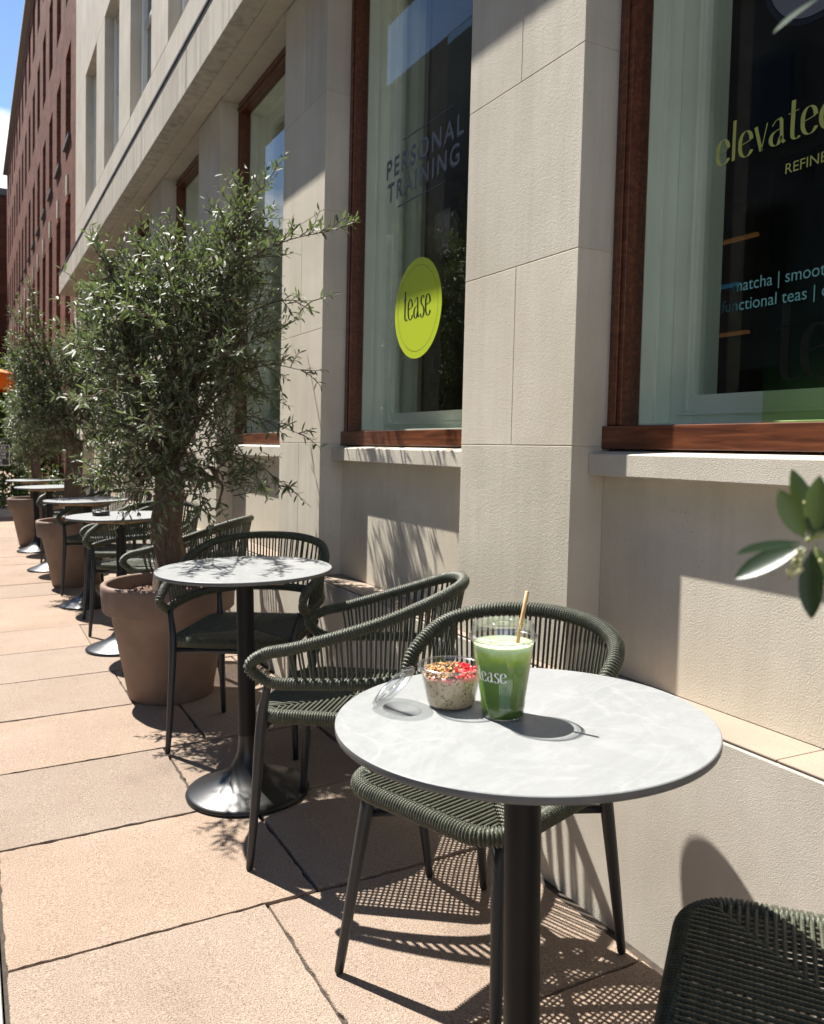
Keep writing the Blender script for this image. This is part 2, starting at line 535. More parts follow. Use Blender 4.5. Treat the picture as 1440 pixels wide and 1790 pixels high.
# ------------------------------------------------------------------ mesh helpers
class MB:
    def __init__(s):
        s.v = []; s.f = []; s.m = []; s.sm = []
    def add(s, vs, fs, mi=0, smooth=False):
        b = len(s.v)
        s.v.extend([tuple(x) for x in vs])
        for f in fs:
            s.f.append(tuple(i+b for i in f)); s.m.append(mi); s.sm.append(smooth)
    def box(s, a, b, mi=0):
        x0, x1 = sorted((a[0], b[0])); y0, y1 = sorted((a[1], b[1])); z0, z1 = sorted((a[2], b[2]))
        s.add([(x0, y0, z0), (x1, y0, z0), (x1, y1, z0), (x0, y1, z0), (x0, y0, z1), (x1, y0, z1), (x1, y1, z1), (x0, y1, z1)],
              [(0, 3, 2, 1), (4, 5, 6, 7), (0, 1, 5, 4), (1, 2, 6, 5), (2, 3, 7, 6), (3, 0, 4, 7)], mi)
    def tube(s, pts, rad, seg=8, mi=0, caps=True, closed=False, smooth=True):
        pts = [Vector(p) for p in pts]
        n = len(pts)
        if not hasattr(rad, '__len__'):
            rad = [rad]*n
        T = []
        for i in range(n):
            a = pts[i-1] if (i > 0 or closed) else pts[i]
            c = pts[(i+1) % n] if (i < n-1 or closed) else pts[i]
            d = c-a
            T.append(d.normalized() if d.length > 1e-9 else Vector((0, 0, 1)))
        ref = Vector((0, 0, 1)) if abs(T[0].z) < .9 else Vector((1, 0, 0))
        u = T[0].cross(ref).normalized()
        vs = []
        for i in range(n):
            u = (u - T[i]*u.dot(T[i]))
            u = u.normalized() if u.length > 1e-6 else T[i].orthogonal().normalized()
            v = T[i].cross(u)
            for k in range(seg):
                a = 2*PI*k/seg
                vs.append(pts[i] + (u*math.cos(a)+v*math.sin(a))*rad[i])
        fs = []
        m = n if closed else n-1
        for i in range(m):
            j = (i+1) % n
            for k in range(seg):
                q = (k+1) % seg
                fs.append((i*seg+k, i*seg+q, j*seg+q, j*seg+k))
        if caps and not closed:
            fs.append(tuple(reversed(range(seg))))
            fs.append(tuple((n-1)*seg+k for k in range(seg)))
        s.add(vs, fs, mi, smooth)
    def lathe(s, prof, seg=48, c=(0, 0, 0), mi=0, smooth=True, cap0=False, cap1=False):
        vs = []
        for r, z in prof:
            for k in range(seg):
                a = 2*PI*k/seg
                vs.append((c[0]+r*math.cos(a), c[1]+r*math.sin(a), c[2]+z))
        fs = []
        for i in range(len(prof)-1):
            for k in range(seg):
                q = (k+1) % seg
                fs.append((i*seg+k, i*seg+q, (i+1)*seg+q, (i+1)*seg+k))
        if cap0: fs.append(tuple(reversed(range(seg))))
        if cap1: fs.append(tuple((len(prof)-1)*seg+k for k in range(seg)))
        s.add(vs, fs, mi, smooth)
    def mesh(s, name):
        me = bpy.data.meshes.new(name)
        me.from_pydata(s.v, [], s.f)
        me.polygons.foreach_set('material_index', s.m)
        me.polygons.foreach_set('use_smooth', s.sm)
        me.update()
        return me
    def build(s, name, mats, parent=None, bevel=0):
        me = s.mesh(name)
        for x in (mats if isinstance(mats, (list, tuple)) else [mats]):
            me.materials.append(x)
        return link(name, me, parent, bevel)

def link(name, me, parent=None, bevel=0):
    o = bpy.data.objects.new(name, me)
    COL.objects.link(o)
    if parent: o.parent = parent
    if bevel:
        b = o.modifiers.new('bevel', 'BEVEL')
        b.width = bevel; b.segments = 2; b.limit_method = 'ANGLE'
        b.harden_normals = False
    return o

def tag(o, label=None, cat=None, group=None, kind=None):
    if label: o['label'] = label
    if cat: o['category'] = cat
    if group: o['group'] = group
    if kind: o['kind'] = kind
    return o

def empty(name, x=0, y=0, z=None, rz=0, tilt=True):
    o = bpy.data.objects.new(name, None)
    o.empty_display_size = .1
    COL.objects.link(o)
    if z is None: z = SLOPE*x
    m = Matrix.Rotation(rz, 4, 'Z')
    if tilt: m = Matrix.Rotation(-R(1.7), 4, 'Y') @ m
    m.translation = Vector((x, y, z))
    o.matrix_world = m
    return o

def place(o, x, y, rz, z=None):
    m = Matrix.Rotation(-R(1.7), 4, 'Y') @ Matrix.Rotation(rz, 4, 'Z')
    m.translation = Vector((x, y, SLOPE*x if z is None else z))
    o.matrix_world = m

def copy_tree(o, parent=None):
    c = o.copy()
    COL.objects.link(c)
    if parent: c.parent = parent
    for ch in list(o.children):
        copy_tree(ch, c)
    return c

def catmull(P, n, closed=False):
    P = [Vector(p) for p in P]
    m = len(P)
    out = []
    rng = m if closed else m-1
    for i in range(rng):
        p1, p2 = P[i], P[(i+1) % m]
        p0 = P[i-1] if (i > 0 or closed) else p1+(p1-p2)
        p3 = P[(i+2) % m] if (i+2 < m or closed) else p2+(p2-p1)
        for k in range(n):
            t = k/n
            out.append(.5*((2*p1)+(p2-p0)*t+(2*p0-5*p1+4*p2-p3)*t*t+(3*p1-p0-3*p2+p3)*t*t*t))
    if not closed: out.append(P[-1])
    return out

def resample(pts, step, closed=False):
    pts = list(pts)
    if closed: pts = pts+[pts[0]]
    d = [0]
    for a, b in zip(pts, pts[1:]): d.append(d[-1]+(b-a).length)
    tot = d[-1]
    n = max(2, int(round(tot/step)))
    out = []
    j = 0
    for i in range(n if closed else n+1):
        s_ = tot*i/n
        while j < len(d)-2 and d[j+1] < s_: j += 1
        t = (s_-d[j])/max(1e-9, d[j+1]-d[j])
        out.append(pts[j].lerp(pts[j+1], t))
    return out

def wrapped(mb, path, r, pitch=.0076, closed=False, seg=12, amp=.0022, mi=0):
    # a tube bound tightly round and round with rope: each turn is a real ridge
    pts = resample(path, pitch/4.0, closed)
    n = len(pts)
    rad = []
    for i in range(n):
        ph = (i % 4)
        rad.append(r + (-amp*1.5, amp*.35, amp, amp*.35)[ph])
    mb.tube(pts, rad, seg, mi, closed=closed)

# ------------------------------------------------------------------ ground
def gz(x): return SLOPE*x
def make_ground():
    g = MB()
    S = 150
    g.add([(-S, -S, gz(0)-.15-.0), (S, -S, gz(0)-.15), (S, S, -.15), (-S, S, -.15)], [(0, 1, 2, 3)])
    o = g.build('road', ASPH); tag(o, kind='structure')
    b = MB()
    x0, x1 = .065, 1.41
    b.add([(x0, -6, gz(x0)-.012), (x1, -6, gz(x1)-.012), (x1, 46, gz(x1)-.012), (x0, 46, gz(x0)-.012)], [(0, 1, 2, 3)])
    b.add([(x0, -6, -.15), (x0, 46, -.15), (x0, 46, gz(x0)-.012), (x0, -6, gz(x0)-.012)], [(0, 1, 2, 3)])
    b.add([(-8, 10.0, -.0125), (x0, 10.0, -.0125), (x0, 46, gz(x0)-.0125), (-8, 46, -.0125)], [(0, 1, 2, 3)])
    o = b.build('pavement_bed', GAP); tag(o, kind='structure')
    rng = random.Random(3)
    sb = MB()
    tones = []
    def slab(xa, xb, ya, yb):
        q_ = .018 if (ya < 4 and ya > .8) else .05
        nx = max(2, int((xb-xa)/q_)); ny = max(2, int((yb-ya)/q_))
        tl = [rng.uniform(-.0016, .0016) for _ in range(3)]
        gap = .0056 if ya < 3.5 else .0040
        def zz(x, y):
            return gz(x)+tl[0]+tl[1]*(x-xa)/.6+tl[2]*(y-ya)/.6
        near = ya < 4
        base = len(sb.v)
        # top grid with slightly crumbled, uneven edges
        P = []
        for j in range(ny+1):
            for i in range(nx+1):
                x = xa+gap+(xb-xa-2*gap)*i/nx; y = ya+gap+(yb-ya-2*gap)*j/ny
                ch = 0
                if near:
                    e = .0050
                    if i == 0: x += e*max(0, (pnoise(Vector((y*23, xa*9, 1.3)))+.6*pnoise(Vector((y*61, xa*9, 1.3)))))*1.6
                    if i == nx: x -= e*max(0, (pnoise(Vector((y*23, xb*9, 4.3)))+.6*pnoise(Vector((y*61, xb*9, 4.3)))))*1.6
                    if j == 0: y += e*max(0, (pnoise(Vector((x*23, ya*9, 7.3)))+.6*pnoise(Vector((x*61, ya*9, 7.3)))))*1.6
                    if j == ny: y -= e*max(0, (pnoise(Vector((x*23, yb*9, 9.3)))+.6*pnoise(Vector((x*61, yb*9, 9.3)))))*1.6
                P.append((x, y, zz(x, y)))
        F = []
        for j in range(ny):
            for i in range(nx):
                a = j*(nx+1)+i
                F.append((a, a+1, a+nx+2, a+nx+1))
        n0 = len(F)
        # arris: drop an outer ring
        ringi = [i for i in range(nx+1)]+[(j+1)*(nx+1)-1 for j in range(1, ny+1)]+[ny*(nx+1)+i for i in range(nx-1, -1, -1)]+[j*(nx+1) for j in range(ny-1, 0, -1)]
        cx, cy = (xa+xb)/2, (ya+yb)/2
        m = len(P)
        for r_ in ringi:
            x, y, z = P[r_]
            P.append((x+(.0014 if x > cx else -.0014)*(abs(x-cx) > (xb-xa)*.48), y+(.0014 if y > cy else -.0014)*(abs(y-cy) > (yb-ya)*.48), z-.0022))
        m2 = len(P)
        for r_ in range(len(ringi)):
            x, y, z = P[m+r_]
            P.append((x, y, z-.014))
        k = len(ringi)
        for q in range(k):
            w_ = (q+1) % k
            F.append((ringi[w_], ringi[q], m+q, m+w_))
            F.append((m+w_, m+q, m2+q, m2+w_))
        sb.add(P, F)
        t = rng.choice((rng.uniform(.90, .96), rng.uniform(.95, 1.05), rng.uniform(.98, 1.07)))
        w2 = rng.uniform(-.03, .03)
        tones.extend([(t*(1+w2), t, t*(1-w2))]*len(P))
    y = 2.05-.63*12
    row = -12
    wd = {0: .82, -1: .68, 1: .67, 2: .84, 3: .66, 4: .86, 5: .63}
    while y < 44:
        h = .63 if row < 2 else .62
        j = wd.get(row, .67 if row % 2 else .84)
        xs = [.068]
        if y > 10:
            xx = j-.6
            L_ = []
            while xx > -7: L_.append(xx); xx -= .9
            xs = sorted(L_)
        xs += [j, min(j+.62, 1.372)] if j+.62 < 1.3 else [j]
        xs += [1.372]
        for a, b_ in zip(xs, xs[1:]):
            if b_-a > .05: slab(a, b_, y, y+h)
        y += h; row += 1
    me = sb.mesh('pavement')
    me.materials.append(PAVE)
    ca = me.color_attributes.new('tone', 'FLOAT_COLOR', 'POINT')
    flat = []
    for t in tones: flat.extend((t[0], t[1], t[2], 1))
    ca.data.foreach_set('color', flat)
    tag(link('pavement', me), kind='structure')
    k = MB()
    yy = -6.0
    while yy < 9.9:
        k.box((-.10, yy+.004, -.16), (.060, yy+.90, .004)); yy += .905
    tag(k.build('kerb', KERB, bevel=.006), kind='structure')
make_ground()

# ------------------------------------------------------------------ lettering
def text_mesh(txt, width=None, height=None, thick=0.0006, shear=0.0, space=1.0):
    cu = bpy.data.curves.new('txt', 'FONT')
    cu.body = txt; cu.size = 1; cu.extrude = 0; cu.space_character = space; cu.shear = shear
    ob = bpy.data.objects.new('txt', cu)
    COL.objects.link(ob)
    dg = bpy.context.evaluated_depsgraph_get()
    me = bpy.data.meshes.new_from_object(ob.evaluated_get(dg))
    bpy.data.objects.remove(ob)
    xs = [v.co.x for v in me.vertices]; ys = [v.co.y for v in me.vertices]
    x0, x1, y0, y1 = min(xs), max(xs), min(ys), max(ys)
    sx = width/(x1-x0) if width else None
    sy = height/(y1-y0) if height else None
    sx = sx or sy; sy = sy or sx
    vs = [((v.co.x-x0)*sx, (v.co.y)*sy) for v in me.vertices]
    fs = [tuple(p.vertices) for p in me.polygons]
    bpy.data.meshes.remove(me)
    return vs, fs

def arc(cx, cy, rx, ry, a0, a1, n=22):
    return [(cx+rx*math.cos(R(a0+(a1-a0)*i/n)), cy+ry*math.sin(R(a0+(a1-a0)*i/n))) for i in range(n+1)]
# a condensed, high-contrast display alphabet: (advance, strokes); x-height 1
GL = {
 'e': (.62, [([(.07, .50), (.50, .60)], 't'), (arc(.29, .62, .21, .38, 0, 180)+arc(.32, .42, .24, .42, 170, 330), 'c')]),
 't': (.42, [([(.17, 1.45), (.155, .4)]+arc(.30, .20, .14, .20, 180, 320, 10), 'c'), ([(.0, 1.0), (.36, 1.04)], 't')]),
 'a': (.66, [([(.10, .78), (.22, .95), (.36, 1.0)], 't'), ([(.36, 1.0), (.42, .90), (.44, .5), (.46, .15), (.56, .03)], 'T'), (arc(.25, .28, .19, .27, 100, 300, 14)+[(.43, .30)], 'c'), ([(.22, .55), (.44, .62)], 't')]),
 's': (.48, [(arc(.25, .76, .15, .24, 30, 200, 14)+arc(.22, .25, .18, .27, 70, -160, 16), 'c')]),
 'l': (.27, [([(.11, 1.60), (.10, .02)], 'T')]),
 'v': (.54, [([(.04, 1.0), (.27, .0)], 'T'), ([(.27, .0), (.46, 1.0)], 't')]),
 'd': (.64, [(arc(.28, .45, .22, .47, 60, 320), 'c'), ([(.49, 1.60), (.50, .02)], 'T')]),
}
def display(word, w, h):
    # returns flat polys in a w x h box whose h is the x-height
    V, F = [], []
    x = 0
    for ch in word:
        adv, strokes = GL[ch]
        for pts, kind in strokes:
            n = len(pts)
            base = len(V)
            for i, p in enumerate(pts):
                a = pts[max(0, i-1)]; b = pts[min(n-1, i+1)]
                dx, dy = b[0]-a[0], b[1]-a[1]
                l_ = math.hypot(dx, dy) or 1
                if kind == 't': wd = .020
                elif kind == 'T': wd = .062
                else:
                    wd = .016+.056*abs(dy/l_)**1.6
                nx, ny = -dy/l_*wd, dx/l_*wd*.8
                V.append((x+p[0]+nx, p[1]+ny)); V.append((x+p[0]-nx, p[1]-ny))
            for i in range(n-1):
                q = base+2*i
                F.append((q, q+1, q+3, q+2))
        x += adv
    return [(a*w/x, b*h) for a, b in V], F

def wall_text(vf, y_left, z0, X, name, m, parent):
    # lettering on a vertical pane facing -X: left of the words is at larger Y
    vs, fs = vf
    mb = MB()
    mb.add([(X, y_left-a, z0+b) for a, b in vs], fs)
    return mb.build(name, m, parent)

# ------------------------------------------------------------------ stone building
LB = empty('stone_building', 1.44, 5, 0, tilt=False)
LBinv = Vector((1.44, 5, 0))
tag(LB, 'pale limestone building with tall mahogany framed windows between square piers', 'building')
class WB(MB):   # world-space mesh builder for parts of a building with an untilted root
    pass
def wbuild(mb, name, mats, parent, bevel=0, root=LBinv):
    mb.v = [(a-root.x, b-root.y, c-root.z) for a, b, c in mb.v]
    return mb.build(name, mats, parent, bevel)

PER = 1.835; PW = .577; Y0 = 1.813
XF = 1.43; XP = 1.54; ZS = .61
KS = list(range(-3, 7))
YEND = 13.93
YST = Y0+PER*KS[0]
def pier(k):
    ya = Y0+PER*k
    yb = ya+PW if k < 6 else YEND
    m = WB()
    jm = ya+PW*.5
    g = .0007
    m.box((XF+.003, ya+.002, ZS-.02), (1.95, yb-.002, 3.40))
    zc = [ZS, 1.22, 1.745, 2.277, 2.805, 3.397]
    for i in range(5):
        a, b = zc[i]+g*(i > 0), zc[i+1]-g
        sp = (i % 2 == 1) if k % 2 == 0 else (i % 2 == 0)
        if k == 0: sp = i in (1, 3)
        ys = [ya, jm, yb] if sp else [ya, yb]
        for c, d in zip(ys, ys[1:]):
            m.box((XF, c+(g if c > ya else 0), a), (XF+.30, d-(g if d < yb else 0), b), random.choice((0, 0, 1)))
    return wbuild(m, 'pier', [LIMEB if abs(k) < 2 else LIME, LIMEC], LB, .0018)
for k in KS: pier(k)
# base ledge along the whole front
m = WB()
for i in range(1):
    ya = YST; yb = YEND
    if ya < YEND: m.box((1.40, ya, -.2), (1.62, yb, ZS-.006))
wbuild(m, 'plinth', LEDGE, LB, .006)
m = WB()
for i in range(20):
    ya = YST+.4+i*1.1; yb = min(ya+1.1, YEND)
    if ya < YEND: m.box((1.4015, ya+.0006, ZS-.0055), (1.64, yb-.0006, ZS))
wbuild(m, 'plinth_cap', CAP, LB, .002)
# recessed panels, sills, windows
for k in KS[:-1]:
    ya = Y0+PER*k+PW; yb = Y0+PER*(k+1)
    m = WB()
    m.box((XP, ya+.002, ZS+.002), (1.66, yb-.002, 1.16))
    wbuild(m, 'wall_panel', LIMEB if k in (-1, 0) else LIME, LB)
    m = WB()
    pf = [(1.486, 1.142), (1.486, 1.200), (1.56, 1.212), (1.66, 1.212), (1.66, 1.142)]
    ea, eb = ya+.001, yb-.001
    m.add([(x, ea, z) for x, z in pf]+[(x, eb, z) for x, z in pf],
          [(0, 1, 2, 3, 4), (9, 8, 7, 6, 5)]+[(i, i+5, (i+1) % 5+5, (i+1) % 5) for i in range(5)])
    wbuild(m, 'window_sill', LEDGE if k < 2 else LIME, LB, .003)

def window(k):
    ya = Y0+PER*k+PW; yb = Y0+PER*(k+1)
    z0, z1 = 1.214, 3.398
    f = WB()
    fw = .055
    # moulded timber frame
    f.box((1.528, ya+.001, z0), (1.60, yb-.001, z0+.062))
    for a, b in ((ya+.001, ya+fw), (yb-fw, yb-.001)):
        f.box((1.545, a, z0+.063), (1.61, b, z1-.07))
        mid = (a+b)/2
        f.box((1.538, mid-.012, z0+.063), (1.5445, mid+.004, z1-.07))
    f.box((1.545, ya+.001, z1-.069), (1.61, yb-.001, z1))
    f.box((1.537, ya+.001, z1-.045), (1.5445, yb-.001, z1-.03))
    wf = wbuild(f, 'window', WOOD, LB, .0025)
    g = WB()
    g.add([(1.580, ya+fw-.004, z0+.055), (1.580, yb-fw+.004, z0+.055), (1.580, yb-fw+.004, z1-.065), (1.580, ya+fw-.004, z1-.065)], [(3, 2, 1, 0)])
    wbuild(g, 'glass_pane', GLASS, wf)
    # painted lining, board and secondary sash behind the glass
    s = WB()
    ga, gb = ya+fw, yb-fw
    zb = 1.285
    s.box((1.612, gb, zb), (1.90, gb+.02, z1-.07))
    s.box((1.612, ga-.02, zb), (1.90, ga, z1-.07))
    s.box((1.655, gb-.012, zb), (1.664, gb-.0005, z1-.08))
    s.box((1.612, ga-.02, zb-.03), (1.90, gb+.02, zb-.0005))
    s.box((1.612, ga-.02, z1-.0695), (1.90, gb+.02, z1-.05))
    X0 = 1.72
    for a, b in ((ga+.001, ga+.083), (gb-.083, gb-.001)):
        s.box((X0, a, zb+.001), (X0+.04, b, z1-.071))
        q = (a+b)/2
        s.box((X0-.007, q-.028, zb+.035), (X0-.0005, q-.016, z1-.12))
    s.box((X0, ga+.0835, zb+.001), (X0+.04, gb-.0835, zb+.078))
    s.box((X0-.007, ga+.03, zb+.024), (X0-.0006, gb-.03, zb+.032))
    s.box((X0, ga+.0835, z1-.15), (X0+.04, gb-.0835, z1-.071))
    wbuild(s, 'inner_sash', PAINT, wf, .002)
    g = WB()
    g.add([(X0+.02, ga+.08, zb+.07), (X0+.02, gb-.08, zb+.07), (X0+.02, gb-.08, z1-.145), (X0+.02, ga+.08, z1-.145)], [(3, 2, 1, 0)])
    wbuild(g, 'inner_pane', GLASS, wf)
    return wf
WIN = {k: window(k) for k in KS[:-1]}
# room behind the windows
r = WB()
ra, rb = YST, YEND-.05
r.box((1.96, ra, 3.45), (6.2, rb, 3.55))
r.box((6.1, ra, .5), (6.2, rb, 3.4495))
r.box((1.96, ra-.1, .5), (6.2, ra-.0005, 3.449))
r.box((1.96, rb+.0005, .5), (6.2, rb+.05, 3.449))
for y in (-1.2, 2.9, 6.6, 10.2):
    r.box((4.4, y, .6), (4.9, y+.5, 3.449))
r.box((1.75, ra, 3.40), (1.96, rb, 3.45))
wbuild(r, 'room', ROOM, LB)
r = WB(); r.box((1.67, ra, .45), (6.2, rb, .4995)); wbuild(r, 'room_floor', ROOMF, LB)
# cream blind box seen deep in the third window
r = WB(); r.box((1.98, 5.50, 1.3), (2.25, 5.30, 3.05)); wbuild(r, 'inner_column', CREAM, LB)
# light strips glowing inside
LAMPW = bpy.data.materials.new('warm_strip'); LAMPW.use_nodes = True
bb_ = LAMPW.node_tree.nodes['Principled BSDF']
bb_.inputs['Base Color'].default_value = (.1, .05, .02, 1)
bb_.inputs['Emission Color'].default_value = (1, .42, .12, 1); bb_.inputs['Emission Strength'].default_value = .022
LAMPC = bpy.data.materials.new('blue_strip'); LAMPC.use_nodes = True
bb_ = LAMPC.node_tree.nodes['Principled BSDF']
bb_.inputs['Base Color'].default_value = (.02, .05, .1, 1)
bb_.inputs['Emission Color'].default_value = (.05, .45, 1, 1); bb_.inputs['Emission Strength'].default_value = .025
for (q0, q1, s_, mm_) in ((.951, .866, .318, LAMPW), (.948, .895, .252, LAMPC), (.955, .875, .180, LAMPW)):
    X_ = 4.2
    m = WB(); m.box((X_, q0*X_, 1.2+s_*X_), (X_+.03, q1*X_, 1.2+s_*X_+.020))
    wbuild(m, 'light_strip', mm_, LB)
# cornice
m = WB()
i = 0
ya = YST
while ya < YEND-.01:
    yb = min(ya+1.53, YEND)
    m.box((1.21, ya+.0008, 3.405), (1.50, yb-.0008, 3.705))
    ya = yb
wbuild(m, 'cornice', CORN, LB, .006)
m = WB()
m.box((1.315, YST, 3.398), (1.42, YEND-.02, 3.4045))
m.box((1.436, YST, 3.3985), (1.90, YEND-.02, 3.4045))
wbuild(m, 'soffit', SOFF, LB)
m = WB(); m.box((1.202, YST, 3.7055), (1.52, YEND+.01, 3.722)); wbuild(m, 'flashing', STEEL, LB)
# upper wall: bands and strips round three rows of deep windows
XU = 1.44
rows = [(4.455, 6.24), (7.45, 9.1), (10.2, 11.6)]
m = WB()
edges = [3.7225]+[e for r_ in rows for e in r_]+[12.6]
for i in range(0, len(edges), 2):
    m.box((XU, YST, edges[i]), (XU+.45, YEND, edges[i+1]))
wy = [(Y0+PER*k+PW+.03, Y0+PER*k+PW+1.14) for k in KS[:-1]]
for (za, zb_) in rows:
    ys = [YST]+[e for q in wy for e in q]+[YEND]
    for i in range(0, len(ys), 2):
        m.box((XU, ys[i], za+.0004), (XU+.45, ys[i+1], zb_-.0004))
m.box((XU+.45, YST, 3.7225), (XU+3.0, YEND, 12.6))
wbuild(m, 'upper_wall', UPPER, LB, .004)
for (za, zb_) in rows:
    for (a, b) in wy:
        f = WB()
        for c, d in ((a+.001, a+.07), (b-.07, b-.001)):
            f.box((1.56, c, za+.002), (1.62, d, zb_-.002))
            f.box((1.54, (c+d)/2-.012, za+.01), (1.5595, (c+d)/2+.012, zb_-.01))
        f.box((1.56, a+.0705, za+.002), (1.62, b-.0705, za+.08))
        f.box((1.56, a+.0705, zb_-.08), (1.62, b-.0705, zb_-.002))
        f.box((1.565, (a+b)/2-.02, za+.0805), (1.615, (a+b)/2+.02, zb_-.0805))
        f.box((1.565, a+.0705, (za+zb_)/2-.02), (1.6145, (a+b)/2-.0205, (za+zb_)/2+.02))
        f.box((1.565, (a+b)/2+.0205, (za+zb_)/2-.02), (1.6145, b-.0705, (za+zb_)/2+.02))
        o = wbuild(f, 'window', WHITEP, LB)
        g = WB(); g.box((1.595, a+.06, za+.07), (1.60, b-.06, zb_-.07))
        wbuild(g, 'glass_pane', DARKGL, o)

# window graphics -----------------------------------------------------------
XG = 1.5775
def disc(mb, yc, zc, r, X, n=72, mi=0):
    mb.add([(X, yc+r*math.cos(2*PI*i/n), zc+r*math.sin(2*PI*i/n)) for i in range(n)], [tuple(range(n))], mi)
def ring(mb, yc, zc, r0, r1, X, n=90, ry=1.0, mi=0, a0=0, a1=360):
    vs = []; fs = []
    for i in range(n+1):
        a = R(a0+(a1-a0)*i/n)
        vs += [(X, yc+r0*math.cos(a), zc+r0*ry*math.sin(a)), (X, yc+r1*math.cos(a), zc+r1*ry*math.sin(a))]
    for i in range(n):
        q = 2*i
        fs.append((q, q+1, q+3, q+2))
    mb.add(vs, fs, mi)
def toworld(vf, o, root=LBinv): return vf
def ltext(vf, y_left, z0, m_, win, X=XG):
    vs, fs = vf
    mb = MB(); mb.add([(X, y_left-a, z0+b) for a, b in vs], fs)
    return wbuild(mb, 'lettering', m_, win)
W0, W1, W2 = WIN[-1], WIN[0], WIN[1]
# near window
ltext(display('elevated', .325, .058), 1.493, 1.887, GOLDV, W0)
ltext(text_mesh('REFINED', width=.125, height=.0215), 1.294, 1.818, GOLDV, W0)
ltext(text_mesh('matcha | smoothies', width=.30, height=.036), 1.424, 1.583, TEALV, W0)
ltext(text_mesh('functional teas | coffee', width=.36, height=.036), 1.456, 1.539, TEALV, W0)
d = MB(); disc(d, 1.235, 2.255, .122, XG-.0008); wbuild(d, 'window_sticker', GREYV, W0)
d = MB(); ring(d, 1.235, 2.255, .124, .136, XG-.0004); wbuild(d, 'window_sticker', BLACKV, W0)
def tintpanel():
    m_ = bpy.data.materials.new('green_window_film')
    m_.use_nodes = True
    n = m_.node_tree; n.nodes.clear()
    o = n.nodes.new('ShaderNodeOutputMaterial')
    tr = n.nodes.new('ShaderNodeBsdfTransparent')
    df = n.nodes.new('ShaderNodeBsdfTranslucent')
    t = n.nodes.new('ShaderNodeTexCoord'); s = n.nodes.new('ShaderNodeSeparateXYZ')
    n.links.new(t.outputs['Object'], s.inputs[0])
    mr_ = n.nodes.new('ShaderNodeMapRange')
    mr_.inputs[1].default_value = 1.27; mr_.inputs[2].default_value = 1.85
    n.links.new(s.outputs[2], mr_.inputs[0])
    rr = ramp(n, [(0, (.84, .93, .52)), (.15, (.74, .90, .66)), (.45, (.55, .80, .76)), (1, (.85, .90, .90))])
    n.links.new(mr_.outputs[0], rr.inputs[0])
    n.links.new(rr.outputs[0], tr.inputs[0])
    r2 = ramp(n, [(0, (.30, .50, .05)), (.25, (.03, .20, .12)), (.5, (.01, .10, .11)), (1, (0, 0, 0))])
    n.links.new(mr_.outputs[0], r2.inputs[0])
    n.links.new(r2.outputs[0], df.inputs[0])
    mx = n.nodes.new('ShaderNodeMixShader'); mx.inputs[0].default_value = .14
    n.links.new(tr.outputs[0], mx.inputs[1]); n.links.new(df.outputs[0], mx.inputs[2])
    n.links.new(mx.outputs[0], o.inputs[0])
    return m_
d = MB(); d.add([(1.5865, 1.335, 1.27), (1.5865, .63, 1.27), (1.5865, .63, 1.86), (1.5865, 1.335, 1.86)], [(0, 1, 2, 3)])
wbuild(d, 'window_film', tintpanel(), W0)
ltext(display('tease', .42, .115), 1.30, 1.37, glass_mat('faded_lettering', (.45, .50, .50), 0, .3), W0, XG)
# second window: round badge and words
d = MB(); disc(d, 3.003, 1.760, .1975, XG-.0003); wbuild(d, 'window_sticker', LIMEGREEN, W1)
d = MB(); ring(d, 3.003, 1.760, .168, .1692, XG-.0008); wbuild(d, 'sticker_line', BLACKV, W1)
ltext(display('tease', .235, .082), 3.122, 1.722, BLACKV, W1, XG-.0008)
for t_, yl, zb_, wd_ in (('PERSONAL', 3.305, 2.343, .63), ('TRAINING', 3.292, 2.243, .59)):
    ltext(text_mesh(t_, width=wd_, height=.076, space=1.25), yl+.006, zb_-.006, BLACKV, W1, XG+.0006)  # shadow drawn as an offset black copy behind the grey words
    ltext(text_mesh(t_, width=wd_, height=.076, space=1.25), yl, zb_, GREYV, W1, XG)
for yl, zl in ((3.16, 2.46), (3.20, 2.20)):
    d = MB(); d.box((XG-.0004, yl, zl), (XG, yl-.40, zl+.005)); wbuild(d, 'sticker_line', BLACKV, W1)
# third window: large outlined letter
for yc, r_, ry in ((4.46, .16, 1.6), (4.40, .10, 1.5)):
    d = MB(); ring(d, yc, 2.12, r_, r_+.016, XG, ry=ry); wbuild(d, 'window_sticker', BLACKV, W2)
    d = MB(); ring(d, yc, 2.12, r_-.022, r_-.001, XG, ry=ry); wbuild(d, 'window_sticker', WHITEP, W2)

# ------------------------------------------------------------------ brick building
BR = Vector((1.46, 20, 0))
BB = empty('brick_building', 1.46, 20, 0, tilt=False)
tag(BB, 'long red brick building with rows of narrow deep windows beyond the stone one', 'building')
BY0, BY1 = 13.95, 40.5
XB = 1.46
brows = [(3.0, 5.22), (6.14, 7.62), (8.44, 9.90), (10.72, 12.05)]
bys = []
y = 14.86
while y+.84 < BY1-.3:
    bys.append((y, y+.82)); y += 1.675
m = MB()
edges = [-.2]+[e for r_ in brows for e in r_]+[12.42]
for i in range(0, len(edges), 2):
    m.box((XB, BY0, edges[i]), (XB+.35, BY1, edges[i+1]))
for (za, zb_) in brows:
    ys = [BY0]+[e for q in bys for e in q]+[BY1]
    for i in range(0, len(ys), 2):
        m.box((XB, ys[i], za+.0004), (XB+.35, ys[i+1], zb_-.0004))
m.box((XB+.36, BY0, -.2), (XB+8, BY1, 12.42))
wbuild(m, 'wall', BRICK, BB, root=BR)
m = MB(); m.box((XB-.16, BY0-.02, 12.42), (XB+8, BY1+.05, 12.50)); m.box((XB-.06, BY0-.02, 12.5002), (XB+8, BY1+.05, 12.56))
wbuild(m, 'parapet', simple('pale_parapet', (.45, .42, .37), .8), BB, root=BR)
